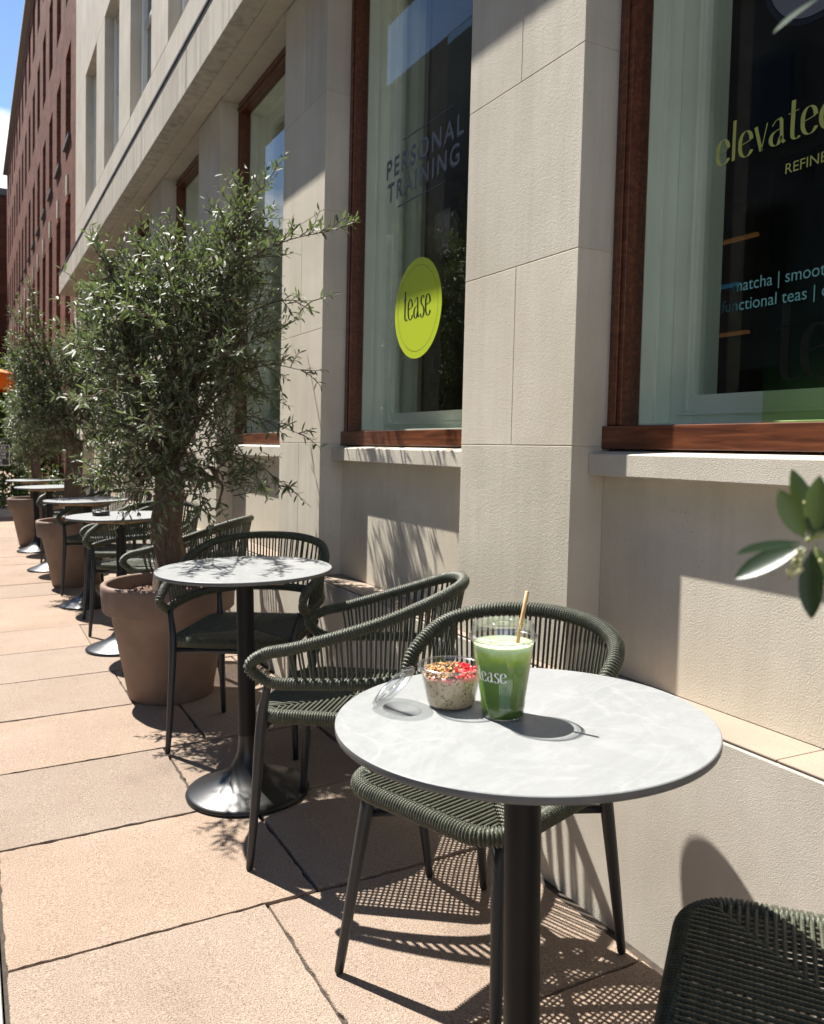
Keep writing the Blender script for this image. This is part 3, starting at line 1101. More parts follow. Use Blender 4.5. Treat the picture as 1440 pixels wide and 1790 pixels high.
for ri, (za, zb_) in enumerate(brows):
    for (a, b) in bys:
        f = MB()
        X = XB+.20
        for c, d in ((a+.001, a+.06), (b-.06, b-.001)):
            f.box((X, c, za+.002), (X+.05, d, zb_-.002))
        f.box((X, a+.061, za+.002), (X+.05, b-.061, za+.06)); f.box((X, a+.061, zb_-.06), (X+.05, b-.061, zb_-.002))
        f.box((X+.005, a+.061, (za+zb_)/2-.02), (X+.045, b-.061, (za+zb_)/2+.02))
        o = wbuild(f, 'window', simple('dark_window_frame', (.10, .08, .07), .5) if (ri == 0 and a == bys[0][0]) else bpy.data.materials['dark_window_frame'], BB, root=BR)
        g = MB(); g.box((X+.02, a+.05, za+.05), (X+.024, b-.05, zb_-.05)); wbuild(g, 'glass_pane', DARKGL, o, root=BR)
        if ri == 1:
            s_ = MB(); s_.box((XB-.045, a-.03, za-.06), (XB+.2, b+.03, za-.0005)); wbuild(s_, 'sill', STEEL, BB, root=BR)
        if ri == 0:
            s_ = MB()
            s_.add([(XB-.03, (a+b)/2-.07, zb_+.03), (XB-.03, (a+b)/2+.07, zb_+.03), (XB-.03, (a+b)/2+.10, zb_+.36), (XB-.03, (a+b)/2-.10, zb_+.36),
                    (XB+.1, (a+b)/2-.07, zb_+.03), (XB+.1, (a+b)/2+.07, zb_+.03), (XB+.1, (a+b)/2+.10, zb_+.36), (XB+.1, (a+b)/2-.10, zb_+.36)],
                   [(0, 3, 2, 1), (0, 1, 5, 4), (1, 2, 6, 5), (2, 3, 7, 6), (3, 0, 4, 7)])
            wbuild(s_, 'keystone', UPPER, BB, root=BR)
# far brick block closing the street
FB = empty('far_brick_building', -4, 44, 0, tilt=False); FR = Vector((-4, 44, 0))
tag(FB, 'dark brick building closing the far end of the street', 'building')
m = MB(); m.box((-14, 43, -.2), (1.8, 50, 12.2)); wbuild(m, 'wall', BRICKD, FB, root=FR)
m = MB(); m.box((-14.1, 42.9, 12.2), (1.9, 50, 12.5)); wbuild(m, 'parapet', STEEL, FB, root=FR)
m = MB()
m.add([(-3.4, 42.6, 7.3), (1.0, 42.6, 5.5), (1.0, 42.6, 5.75), (-3.4, 42.6, 7.55), (-3.4, 43, 7.3), (1.0, 43, 5.5), (1.0, 43, 5.75), (-3.4, 43, 7.55)],
      [(0, 1, 2, 3), (3, 2, 6, 7), (0, 4, 5, 1), (1, 5, 6, 2)])
wbuild(m, 'gable_coping', UPPER, FB, root=FR)
for xx in (-11, -8.5, -6, -3.5, -1):
    for zz in (2.6, 8.4):
        m = MB(); m.box((xx, 42.97, zz), (xx+1.0, 43.05, zz+1.9)); wbuild(m, 'window', DARKGL, FB, root=FR)
GREYST = simple('sooty_grey_stone', (.10, .105, .10), .85, var=.35, vscale=1.5)  # neutral dark grey chosen for how it mirrors in the windows
# unseen buildings opposite, set tall and dark so the windows reflect no bright sky
for i, (a, b, h, mt) in enumerate(((-8, 4, 15, GREYST), (4.5, 15, 17, GREYST), (15.5, 30, 15, GREYST))):
    e = empty('terrace_building', -12, (a+b)/2, 0, tilt=False); rr_ = Vector((-12, (a+b)/2, 0))
    tag(e, ['sooty grey stone terrace across the road behind the camera', 'tallest sooty grey terrace across the road opposite the tables', 'sooty grey terrace across the road facing the brick building'][i], 'building')
    m = MB(); m.box((-18, a, -.2), (-11, b, h)); wbuild(m, 'wall', mt, e, root=rr_)
    y = a+.7
    while y+1.1 < b:
        for z in (1.2, 4.4, 7.4):
            if z+1.8 < h:
                m = MB(); m.box((-10.99, y, z), (-10.9, y+1.0, z+1.8)); wbuild(m, 'window', DARKGL, e, root=rr_)
        y += 2.1

# ------------------------------------------------------------------ tables
def make_table():
    t = empty('bistro_table')
    m = MB()
    H = .766
    m.lathe([(0.001, H), (.2895, H), (.2910, H-.0012)], 128, mi=0, smooth=False)
    m.lathe([(.2910, H-.0012), (.2914, H-.006), (.2910, H-.0115), (.287, H-.0125), (.001, H-.0125)], 128, mi=1)
    m.build('table_top', [TOP, TOPE], t)
    m = MB()
    c = math.cos(PI/4)
    for z0, z1, h in ((.730, .7355, .135), (.7357, .742, .1355), (.7422, .7482, .135)):
        m.box((-h, -h, z0), (h, h, z1))
    o = m.build('mounting_board', PLY, t, .001)
    m = MB()
    m.lathe([(.0288, .12), (.0288, .7295)], 40)
    m.build('pole', simple('matt_black_pole', (.007, .0065, .0065), .55, spec=.3, bump=.2, bscale=600), t)
    m = MB()
    m.lathe([(.2, 0), (.206, .002), (.2075, .008), (.205, .0135), (.195, .0185), (.17, .027), (.14, .037), (.105, .052), (.072, .074), (.050, .102), (.038, .13), (.032, .155), (.0294, .18), (.0289, .20)], 80, cap0=True)
    m.build('base', BLACKM, t)
    return t
TG = 'round bistro tables along the pavement'
tables = [(.784, 1.064, .35, 'nearest round table with pale stone top carrying the green drink and oat pot'),
          (.840, 2.755, 1.2, 'round table with leaf shadows on its stone top, second from the camera'),
          (.785, 5.02, 2.3, 'round table with an ashtray on it, just behind the nearest olive pot'),
          (.772, 6.453, .9, 'round pale topped table beside the second olive pot'),
          (.672, 8.402, 2.0, 'round table just beyond the second olive pot, fifth from the camera'),
          (.654, 9.882, 3.0, 'farthest round table, standing beside the last pot near the railings')]
T0 = make_table()
for i, (x, y, a, lb) in enumerate(tables):
    o = T0 if i == 0 else copy_tree(T0)
    place(o, x, y, a)
    tag(o, lb, 'table', TG)

# ------------------------------------------------------------------ chairs
def seat_part(par, zc, hw=.215, hd=.215, rr_=.085, r=.0185):
    m = MB()
    def rsq(u):
        pass
    P = []
    for cx, cy, a0 in ((hw-rr_, hd-rr_, 0), (-(hw-rr_), hd-rr_, 90), (-(hw-rr_), -(hd-rr_), 180), (hw-rr_, -(hd-rr_), 270)):
        for k in range(9):
            a = R(a0+90*k/8)
            P.append(Vector((cx+rr_*math.cos(a), cy+rr_*math.sin(a), zc)))
    # dish the front edge a little
    P = [Vector((p.x, p.y, p.z-.006*math.cos(p.x/hw*PI/2)*(1 if p.y < 0 else .4))) for p in P]
    wrapped(m, P, r, .0074, closed=True, seg=12)
    # woven cords: two layers that swap over at the diagonals
    def ext(t):
        if abs(t) <= hw-rr_: return hd
        q = abs(t)-(hw-rr_)
        return hd-rr_+math.sqrt(max(0, rr_*rr_-q*q))
    n = 31
    for axis in (0, 1):
        for i in range(n):
            t = -hw+.02+(2*hw-.04)*i/(n-1)+random.uniform(-.0012, .0012)
            e = ext(t)
            top = zc+.0125
            def zz(u):
                over = (abs(u) > abs(t))
                sag = -.012*(1-(u/e)**2)*(1-(t/hw)**2)
                return top+sag+(.0028 if over else -.0036)
            us = [-e+.006, -e+.016, -abs(t)-.006, -abs(t)+.006, 0, abs(t)-.006, abs(t)+.006, e-.016, e-.006]
            us = sorted(max(-e+.006, min(e-.006, u)) for u in us)
            pts = []
            for u in us:
                z = zz(u)
                if abs(u) > e-.010: z = zc+r*.75
                p = Vector((u, t, z)) if axis == 0 else Vector((t, u, z))
                if not pts or (pts[-1]-p).length > .002: pts.append(p)
            if len(pts) > 1: m.tube(pts, .0034, 6, caps=False)
    return m.build('seat', ROPE, par)

def strands(par, up, lo, n, rail):
    m = MB()
    for i in range(n):
        t = (i+.5)/n
        a = up[min(len(up)-1, int(t*(len(up)-1)))]
        b = lo[min(len(lo)-1, int(t*(len(lo)-1)))]
        d = (b-a).normalized()
        out = Vector((a.x, a.y-.02, 0)).normalized()
        s_ = rail*(.40 if n > 60 else .0)*(1 if i % 2 else -1)
        m.tube([a+out*s_*.9, (a+b)/2+out*s_*.5, b+out*s_*.9], .0034 if n > 60 else .0030, 6, caps=False)
    return m.build('rope_back', ROPE, par)

def leg(par, pts, rad, mt=METAL):
    rad = [r_*1.10 for r_ in rad]
    m = MB()
    m.tube(catmull(pts, 4), None or [rad[0]+(rad[-1]-rad[0])*i/(4*(len(pts)-1)) for i in range(4*(len(pts)-1)+1)] if len(rad) == 2 else rad, 14)
    p = Vector(pts[0]); q = Vector(pts[1]); d = (q-p).normalized()
    o = m.build('leg', mt, par)
    f = MB(); f.tube([p-d*.0035, p+d*.004], [.0085, .0100], 14); f.build('foot_cap', FOOT, o)
    return o

def armchair():
    c = empty('rope_armchair')
    R_ = .0155
    upr = [(.280, -.190, .619), (.292, -.10, .642), (.296, .02, .678), (.283, .135, .716), (.235, .235, .753), (.13, .298, .773), (0, .318, .778)]
    upl = [(-x, y, z) for x, y, z in reversed(upr[:-1])]
    lol = [(.273, -.175, .542), (.282, -.09, .543), (.280, .03, .547), (.260, .13, .550), (.205, .212, .554), (.11, .262, .557), (0, .278, .558)]
    tip = (.278, -.230, .581)
    upf = upr+upl; lof = lol+[(-x, y, z) for x, y, z in reversed(lol[:-1])]
    loop = upf+[(-tip[0], tip[1], tip[2])]+list(reversed(lof))+[tip]
    m = MB()
    wrapped(m, catmull(loop, 10, True), R_, .0078, closed=True, seg=12)
    m.build('arm_rail', ROPE, c)
    us = catmull(upf, 12); ls = catmull(lof, 12)
    us = resample(us, .004); ls = resample(ls, .004)
    k = int(len(us)*.05)
    strands(c, us[k:-k], ls[k:-k], 92, R_)
    seat_part(c, .432, .226, .236, .085)
    for s in (-1, 1):
        leg(c, [(.250*s, -.25, .005), (.240*s, -.232, .21), (.234*s, -.215, .42), (.256*s, -.185, .54)], [.0092, .0100, .0108, .0116, .0124, .013, .0136, .014, .0140, .0130, .0115, .0105, .0100])
        leg(c, [(.205*s, .25, .005), (.200*s, .225, .21), (.196*s, .205, .42), (.205*s, .222, .55)], [.0092, .0100, .0108, .0116, .0124, .013, .0136, .014, .0140, .0130, .0115, .0105, .0100])
    for yy in (-.216, .198):
        w_ = .232 if yy < 0 else .197
        m = MB(); m.tube([(-w_, yy, .395), (w_, yy, .395)], .0105, 12); m.build('crossbar', METAL, c)
    return c

def sidechair():
    c = empty('rope_side_chair')
    R_ = .0165
    upr = [(.260, .070, .692), (.249, .130, .728), (.208, .190, .752), (.120, .240, .768), (0, .262, .773)]
    upl = [(-x, y, z) for x, y, z in reversed(upr[:-1])]
    lo_ = [(.248, .055, .556), (.235, .105, .541), (.195, .155, .537), (.11, .205, .535), (0, .230, .535)]
    tip1 = (.267, .036, .652); tip2 = (.264, .028, .597)
    upf = upr+upl; lof = lo_+[(-x, y, z) for x, y, z in reversed(lo_[:-1])]
    loop = upf+[(-tip1[0], tip1[1], tip1[2]), (-tip2[0], tip2[1], tip2[2])]+list(reversed(lof))+[tip2, tip1]
    m = MB()
    wrapped(m, catmull(loop, 12, True), R_, .0078, closed=True, seg=12)
    m.build('back_rail', ROPE, c)
    us = resample(catmull(upf, 12), .004); ls = resample(catmull(lof, 12), .004)
    k = int(len(us)*.03)
    strands(c, us[k:-k], ls[k:-k], 50, R_)
    seat_part(c, .436, .215, .232, .08)
    for s in (-1, 1):
        leg(c, [(.220*s, -.25, .005), (.202*s, -.218, .21), (.182*s, -.184, .422)], [.0094, .0102, .011, .0118, .0126, .0134, .014, .0146, .0148])
        leg(c, [(.205*s, .25, .005), (.197*s, .222, .21), (.190*s, .190, .42), (.200*s, .150, .533)], [.0092, .0100, .0108, .0116, .0124, .013, .0136, .014, .0140, .0130, .0115, .0105, .0100])
    for s in (-1, 1):
        m = MB(); m.tube([(.197*s, -.190, .352-.004*s), (-.192*s, .205, .352-.004*s)], .0100, 12); m.build('crossbar', METAL, c)
    return c

A0 = armchair(); S0 = sidechair()
CG = 'olive rope chairs along the tables'
def rz_of(bx, by):   # local +Y (the back) points along (bx, by)
    return math.atan2(by, bx)-PI/2
chairs = [
 (A0, 1.04, 2.285, (.80, -.61), 'olive rope armchair in the sun between the two nearest tables, facing left'),
 (A0, 1.016, 3.296, (.565, .825), 'shaded olive rope armchair tucked under the second table in front of the big pot'),
 (A0, 1.05, 4.50, (.80, -.60), 'sunlit rope armchair partly behind the nearest olive trunk, low arm towards the trunk'),
 (A0, 1.00, 5.45, (.62, .78), 'rope armchair on the far side of the table with the ashtray'),
 (A0, 1.02, 6.02, (.84, -.55), 'rope armchair backing towards the camera at the table by the second pot'),
 (A0, .98, 6.98, (.62, .78), 'rope armchair beyond the table by the second pot, thin legs before the pot'),
 (A0, .97, 8.95, (.60, .80), 'rope armchair half hidden behind the second olive pot and table'),
 (A0, 1.00, 9.55, (.85, -.52), 'farthest rope armchair, almost hidden behind the tree trunks'),
 (S0, 1.042, 1.574, (.945, .325), 'armless rope chair with curved back behind the nearest table'),
 (S0, 1.045, .668, (.64, -.77), 'armless rope chair in the bottom right corner, dark shaded woven seat'),
]
used = set()
for src, x, y, b, lb in chairs:
    o = src if src.name not in used else copy_tree(src)
    used.add(src.name)
    place(o, x, y, rz_of(*b))
    tag(o, lb, 'chair', CG)

# ------------------------------------------------------------------ pots and olive trees
def make_pot(par_name='terracotta_pot'):
    p = empty(par_name)
    m = MB()
    prof = [(.185, 0), (.192, .006), (.262, .402), (.266, .408), (.292, .409), (.298, .415), (.304, .520), (.303, .532), (.296, .538), (.282, .538), (.276, .532), (.268, .47)]
    m.lathe(prof, 96, cap0=True)
    m.build('pot_body', TERRA, p)
    s = MB()
    seg, rn = 40, 12
    vs = []
    for i in range(rn+1):
        for k in range(seg):
            a = 2*PI*k/seg; r_ = .268*i/rn
            vs.append((r_*math.cos(a), r_*math.sin(a), .478+.014*pnoise(Vector((r_*math.cos(a)*28, r_*math.sin(a)*28, 2)))+.012*(1-i/rn)))
    fs = [(i*seg+k, i*seg+(k+1) % seg, (i+1)*seg+(k+1) % seg, (i+1)*seg+k) for i in range(rn) for k in range(seg)]
    s.add(vs, fs, smooth=True)
    for _ in range(420):
        a = random.uniform(0, 2*PI); r_ = .26*math.sqrt(random.random()); z_ = random.uniform(.003, .009)
        cx, cy = r_*math.cos(a), r_*math.sin(a)
        s.add([(cx-z_, cy, .485), (cx+z_*.5, cy+z_, .485), (cx+z_*.4, cy-z_, .486), (cx, cy, .489+z_)], [(0, 1, 3), (1, 2, 3), (2, 0, 3)])
    s.build('soil', SOIL, p)
    return p

def leafblade(mb, p, d, n, L_, W_, mi=0, curl=.12, fine=False):
    d = d.normalized(); s = d.cross(n)
    if s.length < 1e-4: s = d.orthogonal()
    s.normalize(); n = s.cross(d)
    if not fine:
        st = [(0, .12), (.35, 1), (.7, .82), (1, .0)]
    else:
        st = [(0, .10), (.06, .2), (.15, .52), (.28, .82), (.42, .98), (.58, 1), (.72, .88), (.85, .6), (.94, .3), (1, .03)]
    vs = []
    for t, w_ in st:
        c = p+d*(L_*t)-n*(curl*L_*t*t)
        hw_ = W_*.5*w_
        vs.append(c-s*hw_+n*hw_*.28); vs.append(c-n*hw_*.06); vs.append(c+s*hw_+n*hw_*.28)
    fs = []
    for i in range(len(st)-1):
        a = 3*i
        if st[i+1][1] == 0:
            fs += [(a, a+1, a+4), (a+1, a+2, a+4)]
        else:
            fs += [(a, a+1, a+4, a+3), (a+1, a+2, a+5, a+4)]
    if not fine:
        # last station collapses to a point
        pass
    mb.add(vs, fs, mi, True)

def twig(mb, wb, bb, p, d, ln, rng, leaf=.053, lw=.0135, gravity=-.0, blossom=.0):
    d = d.normalized()
    pts = [p]
    n = max(4, int(ln/.022))
    up = Vector((0, 0, 1))
    cur = p; dd = d
    side0 = rng.uniform(0, PI)
    for i in range(n):
        dd = (dd+Vector((rng.gauss(0, .10), rng.gauss(0, .10), rng.gauss(0, .08)+gravity))).normalized()
        cur = cur+dd*(ln/n)
        pts.append(cur)
        # opposite leaf pair
        ax = dd.orthogonal().normalized()
        q = Matrix.Rotation(side0+i*PI/2+rng.uniform(-.35, .35), 3, dd)
        ax = q @ ax
        for s in (-1, 1):
            if rng.random() < .08: continue
            ld = (dd*rng.uniform(.35, 1.0)+ax*s*rng.uniform(.6, 1.1)+up*rng.uniform(-.1, .25))
            nn = (up*.9+dd*.25+Vector((rng.gauss(0, .45), rng.gauss(0, .45), rng.gauss(0, .3)))).normalized()
            sc = rng.uniform(.6, 1.15)*(1-.35*(i/n))
            leafblade(mb, cur, ld, nn, leaf*sc, lw*sc*rng.uniform(.85, 1.15), curl=rng.uniform(-.05, .25))
        if rng.random() < blossom:
            for _ in range(8):
                c = cur+Vector((rng.gauss(0, .009), rng.gauss(0, .009), rng.gauss(.004, .009)))
                r_ = rng.uniform(.0014, .0028)
                bb.add([c+Vector((r_, 0, 0)), c+Vector((-r_, 0, 0)), c+Vector((0, r_, 0)), c+Vector((0, -r_, 0)), c+Vector((0, 0, r_)), c+Vector((0, 0, -r_))],
                       [(0, 2, 4), (2, 1, 4), (1, 3, 4), (3, 0, 4), (2, 0, 5), (1, 2, 5), (3, 1, 5), (0, 3, 5)])
    wb.tube(pts, [.0022*(1-i/len(pts))+.0007 for i in range(len(pts))], 4, caps=False)

def olive(name, seed, blobs, sprays, ntw, base_z=.48, fork=.98, tr=.066, xmax=None, keep=None):
    rng = random.Random(seed)
    t = empty(name)
    wb, lb_, bb = MB(), MB(), MB()
    trk = MB()
    # trunk with gnarled girth
    P = catmull([(0, 0, base_z), (.015, .01, base_z+.14), (-.012, .0, base_z+.30), (.01, -.01, fork-.02), (.0, 0, fork+.12)], 6)
    seg = 20
    vs = []
    for i, p in enumerate(P):
        u = i/(len(P)-1)
        r0 = tr*(1.18-.28*u) if u < .85 else tr*(.94-.3*(u-.85)/.15)
        for k in range(seg):
            a = 2*PI*k/seg
            rr = r0*(1+.16*pnoise(Vector((math.cos(a)*1.3, math.sin(a)*1.3, u*4+seed)))+.07*math.sin(a*5+u*6))
            vs.append((p.x+rr*math.cos(a), p.y+rr*math.sin(a), p.z))
    fs = [(i*seg+k, i*seg+(k+1) % seg, (i+1)*seg+(k+1) % seg, (i+1)*seg+k) for i in range(len(P)-1) for k in range(seg)]
    trk.add(vs, fs, smooth=True)
    # limbs to blobs
    top = Vector((0, 0, fork+.02))
    nodes = []
    for (bx, by, bz, rx, ry, rz, w_) in blobs:
        c = Vector((bx, by, bz))
        mid = top.lerp(c, .5)+Vector((rng.uniform(-.05, .05), rng.uniform(-.05, .05), .03))
        q = catmull([top, mid, c, c+(c-mid)*.15], 5)
        trk.tube(q, [.021*(1-.93*i/len(q)) for i in range(len(q))], 7)
        nodes += q[4:]
        for _ in range(7):
            e = c+Vector((rng.gauss(0, rx*.5), rng.gauss(0, ry*.5), rng.gauss(0, rz*.5)))
            s_ = q[rng.randrange(4, len(q))]
            m_ = s_.lerp(e, .5)+Vector((rng.uniform(-.03, .03), rng.uniform(-.03, .03), .03))
            qq = catmull([s_, m_, e], 4)
            trk.tube(qq, [.009*(1-.75*i/len(qq)) for i in range(len(qq))], 5)
            nodes += qq
    trk.build('trunk', BARK, t)
    tot = sum(b[6] for b in blobs)
    for (bx, by, bz, rx, ry, rz, w_) in blobs:
        c = Vector((bx, by, bz))
        for _ in range(int(ntw*w_/tot)):
            # points biased to the shell
            v = Vector((rng.gauss(0, 1), rng.gauss(0, 1), rng.gauss(0, 1))).normalized()
            s_ = rng.random()**.45
            p = c+Vector((v.x*rx, v.y*ry, v.z*rz))*s_*.86
            d = (Vector((v.x*rx, v.y*ry, v.z*rz)).normalized()*.8+Vector((p.x, p.y, 0))*.6+Vector((rng.gauss(0, .35), rng.gauss(0, .35), rng.uniform(-.05, .75))))
            ln = rng.uniform(.08, .20)
            if keep and not keep(t, p+d.normalized()*ln): continue
            if xmax and (p+d.normalized()*ln).x > xmax: continue
            twig(lb_, wb, bb, p, d, ln, rng, blossom=.045)
    for (a, b, n_, g_) in sprays:
        a = Vector(a); b = Vector(b)
        L_ = (b-a).length
        q = catmull([a, a.lerp(b, .5)+Vector((0, 0, .03)), b], 6)
        wb.tube(q, [.004*(1-.7*i/len(q)) for i in range(len(q))], 5)
        for i in range(n_):
            s_ = (i+1)/n_
            p = q[min(len(q)-1, int(s_*(len(q)-1)))]
            d = (b-a).normalized()*rng.uniform(.5, 1)+Vector((rng.gauss(0, .45), rng.gauss(0, .45), rng.gauss(.1, .4)+g_))
            twig(lb_, wb, bb, p, d, rng.uniform(.06, .13), rng, blossom=.02, gravity=g_*.1)
        twig(lb_, wb, bb, b, b-a, .12, rng, gravity=g_*.1)
    wb.build('twigs', BARK, t)
    lb_.build('leaves', LEAF, t)
    bb.build('blossom', BLOSSOM, t)
    return t

PG = 'terracotta pots of olive trees on the pavement'
P0 = make_pot()
for i, (x, y, lb) in enumerate(((.844, 4.013, 'big taupe terracotta pot behind the second table, nearest of the row'),
                                (.795, 7.469, 'taupe terracotta pot in the middle of the row, third table before it'),
                                (.694, 10.50, 'farthest taupe terracotta pot, close to the black railings'),
                                (.98, -.05, 'terracotta pot just outside the right edge beside the camera'))):
    o = P0 if i == 0 else copy_tree(P0)
    place(o, x, y, i*1.3)
    tag(o, lb, 'pot', PG)
# soil seedling in the nearest pot
sd = empty('weed_seedling', .80, 3.80, gz(.80)+.47)
mb = MB(); rg = random.Random(4)
for k in range(9):
    a = rg.uniform(0, 6.28)
    leafblade(mb, Vector((0, 0, .01+.006*k)), Vector((math.cos(a), math.sin(a), rg.uniform(.5, 1.6))), Vector((0, 0, 1)), rg.uniform(.03, .055), .016)
mb.build('leaves', HEDGE, sd); tag(sd, 'small bright green seedling in the soil of the nearest pot', 'seedling')

#  crown blobs: x, y, z, rx, ry, rz, weight (pot-local; +x is picture right)
b1 = [(.04, 0, 1.60, .37, .42, .38, 6), (.08, -.10, 1.86, .32, .34, .24, 3.0), (-.16, .0, 1.74, .20, .30, .20, 1.4), (.30, -.12, 2.02, .17, .2, .18, 1.2),
      (.37, -.10, 2.20, .08, .09, .14, .4), (-.18, 0, 1.48, .19, .28, .28, 1.3), (.30, -.15, 1.62, .22, .26, .30, 1.8), (0, -.05, 1.20, .34, .32, .20, 2.2), (-.12, 0, 1.02, .22, .22, .12, .9), (-.22, 0, 1.92, .05, .08, .10, .2), (.16, -.25, 1.02, .16, .14, .14, .5)]
s1 = [((0, -.15, 1.15), (-.10, -.30, .86), 9, -.7), ((.05, -.15, 1.15), (.12, -.28, .84), 9, -.7), ((0, .1, 1.15), (-.16, .0, .88), 8, -.6), ((.25, -.3, 1.95), (.50, -.86, 2.02), 16, .25), ((.3, -.25, 1.75), (.50, -.60, 1.78), 8, 0), ((.3, -.2, 1.5), (.50, -.45, 1.50), 7, -.1), ((.2, -.2, 1.3), (.46, -.52, 1.22), 8, -.3),
      ((.2, -.25, 1.15), (.36, -.62, 1.0), 8, -.6), ((.28, -.1, 2.1), (.46, -.2, 2.40), 9, .3), ((-.2, 0, 1.85), (-.28, 0, 2.02), 5, .3), ((-.05, -.25, 1.6), (-.24, -.74, 1.68), 12, .1), ((.0, -.3, 1.7), (-.12, -.66, 1.86), 12, .2), ((-.1, -.2, 1.45), (-.20, -.70, 1.42), 9, 0), ((-.25, -.2, 1.5), (-.44, -.60, 1.54), 10, .1), ((-.2, -.2, 1.4), (-.42, -.68, 1.34), 9, 0), ((-.2, -.25, 1.65), (-.36, -.62, 1.72), 9, .1), ((-.1, -.3, 1.3), (-.22, -.86, 1.24), 8, 0), ((.1, -.3, 1.5), (.10, -.74, 1.52), 9, 0), ((.0, -.2, 1.1), (-.02, -.5, .92), 6, -.5), ((.25, 0, 1.25), (.40, -.1, 1.02), 7, -.6)]
t1 = olive('olive_tree', 5, b1, s1, 1450, xmax=.53)
place(t1, .844, 4.013, 0); tag(t1, 'dense potted olive tree nearest the camera, crown brushing the stone piers', 'tree', 'olive trees in terracotta pots')
b2 = [(-.10, 0, 1.62, .50, .42, .34, 6), (.1, -.1, 1.85, .36, .34, .22, 2.6), (-.30, .0, 1.45, .24, .30, .26, 2.2), (-.32, -.1, 2.0, .12, .14, .22, .7),
      (.05, -.15, 1.32, .40, .34, .20, 2.4), (.33, -.2, 1.2, .18, .2, .25, 1.0), (-.40, -.1, 1.80, .12, .2, .12, .5)]
s2 = [((-.25, -.1, 2.0), (-.30, -.15, 2.34), 9, .3), ((.1, -.2, 1.9), (.22, -.3, 2.2), 7, .3), ((-.3, 0, 1.4), (-.46, -.1, 1.25), 6, 0), ((.3, -.2, 1.1), (.42, -.5, .85), 8, -.4), ((-.2, -.1, 1.2), (-.4, -.3, 1.02), 6, -.3)]
t2 = olive('olive_tree', 11, b2, s2, 1250, keep=lambda t, p: p.x > -.50, xmax=.60, tr=.068, fork=1.12)
place(t2, .795, 7.469, 0); tag(t2, 'middle potted olive tree with bare lower trunk, behind the nearest crown', 'tree', 'olive trees in terracotta pots')
t3 = copy_tree(t2)
T3S = .74
place(t3, .694, 10.5, 2.5, gz(.694)+.125); t3.scale = (T3S, T3S, T3S); tag(t3, 'farthest potted olive tree, leaves in front of the railings', 'tree', 'olive trees in terracotta pots')

# the tree standing just right of the camera; one of its shoots hangs into view
def keep_off(t, p):
    wx, wy = .98+p.x, -.05+p.y
    return wx > 1.75*wy+.12 and wx < 1.38
b4 = [(.05, -.12, 1.6, .30, .36, .36, 5), (.0, -.35, 1.35, .25, .25, .25, 2)]
t4 = olive('olive_tree', 21, b4, [], 420, keep=keep_off)
def camray(px, py, depth):
    c = (rgt*((px-720)/1480)-upv*((py-860)/1480)+fwd)*depth
    return Vector((0, 0, CAM_H))+c
t4.matrix_world = Matrix.Translation((.98, -.05, gz(.98)))
off = Vector((.98, -.05, gz(.98)))
fb = MB(); fl = MB(); fbl = MB()
D = .50
def loc(px, py, dd=0): return camray(px, py, D+dd)-off
N1 = loc(1410, 945)
fb.tube(catmull([Vector((-.05, .02, 1.25)), Vector((-.32, .18, 1.16)), loc(1500, 915, .0), loc(1450, 930), N1], 6), [.0045]*8+[.003]*8+[.0016]*9, 8)
toc = (-fwd*.9+upv*.35)
def big(a, b, W_, nrm, curl=.06):
    A = loc(*a); B = loc(*b)
    leafblade(fl, A, B-A, nrm, (B-A).length, W_, fine=True, curl=curl)
N = toc.normalized()
px2m = D/1480
big((1402, 955, 0), (1281, 1008, .012), 34*px2m*1.25, (N+upv*.6).normalized())
big((1400, 948, 0), (1287, 962, -.012), 24*px2m*1.3, (N*.5+upv).normalized())
big((1404, 940, 0), (1362, 856, .0), 40*px2m, (N-rgt*.4).normalized())
big((1413, 935, .004), (1388, 818, .01), 44*px2m, (N+rgt*.2).normalized())
big((1420, 938, -.004), (1433, 832, -.012), 40*px2m, (N-rgt*.3).normalized())
big((1418, 962, -.004), (1417, 1082, -.01), 36*px2m*1.1, (N-rgt*.6).normalized())
big((1422, 955, .002), (1475, 1050, .0), 38*px2m, N)
big((1425, 930, .002), (1500, 850, .0), 38*px2m, N)
rg = random.Random(8)
for (a, b, n_) in (((1408, 958), (1378, 1012), 26), ((1412, 935), (1428, 880), 16), ((1425, 950), (1440, 1030), 12)):
    A = loc(*a); B = loc(*b)
    fb.tube([A, B], .0006, 5)
    for i in range(n_):
        c = A.lerp(B, .3+.7*rg.random())+Vector((rg.gauss(0, .0022), rg.gauss(0, .0022), rg.gauss(0, .0018)))
        fbl.lathe([(.0001, -.0011), (.0011, -.0006), (.0013, .0002), (.0008, .0011), (.0001, .0014)], 8, c)
# shoot at the top right corner
fb.tube(catmull([Vector((-.1, .1, 1.55)), loc(1560, -60), loc(1450, -10)], 6), .0016, 6)
big((1436, -6), (1349, 53), 26*px2m, (upv+N*.6).normalized())
big((1440, -5), (1425, -60), 30*px2m, N)
fb.build('branch', simple('green_shoot', (.30, .33, .12), .6), t4)
fl.build('near_leaves', LEAFB, t4)
fbl.build('flower_buds', simple('cream_buds', (.62, .60, .30), .6), t4)
tag(t4, 'olive tree beside the camera whose large leafed shoot hangs in at the right edge', 'tree', 'olive trees in terracotta pots')

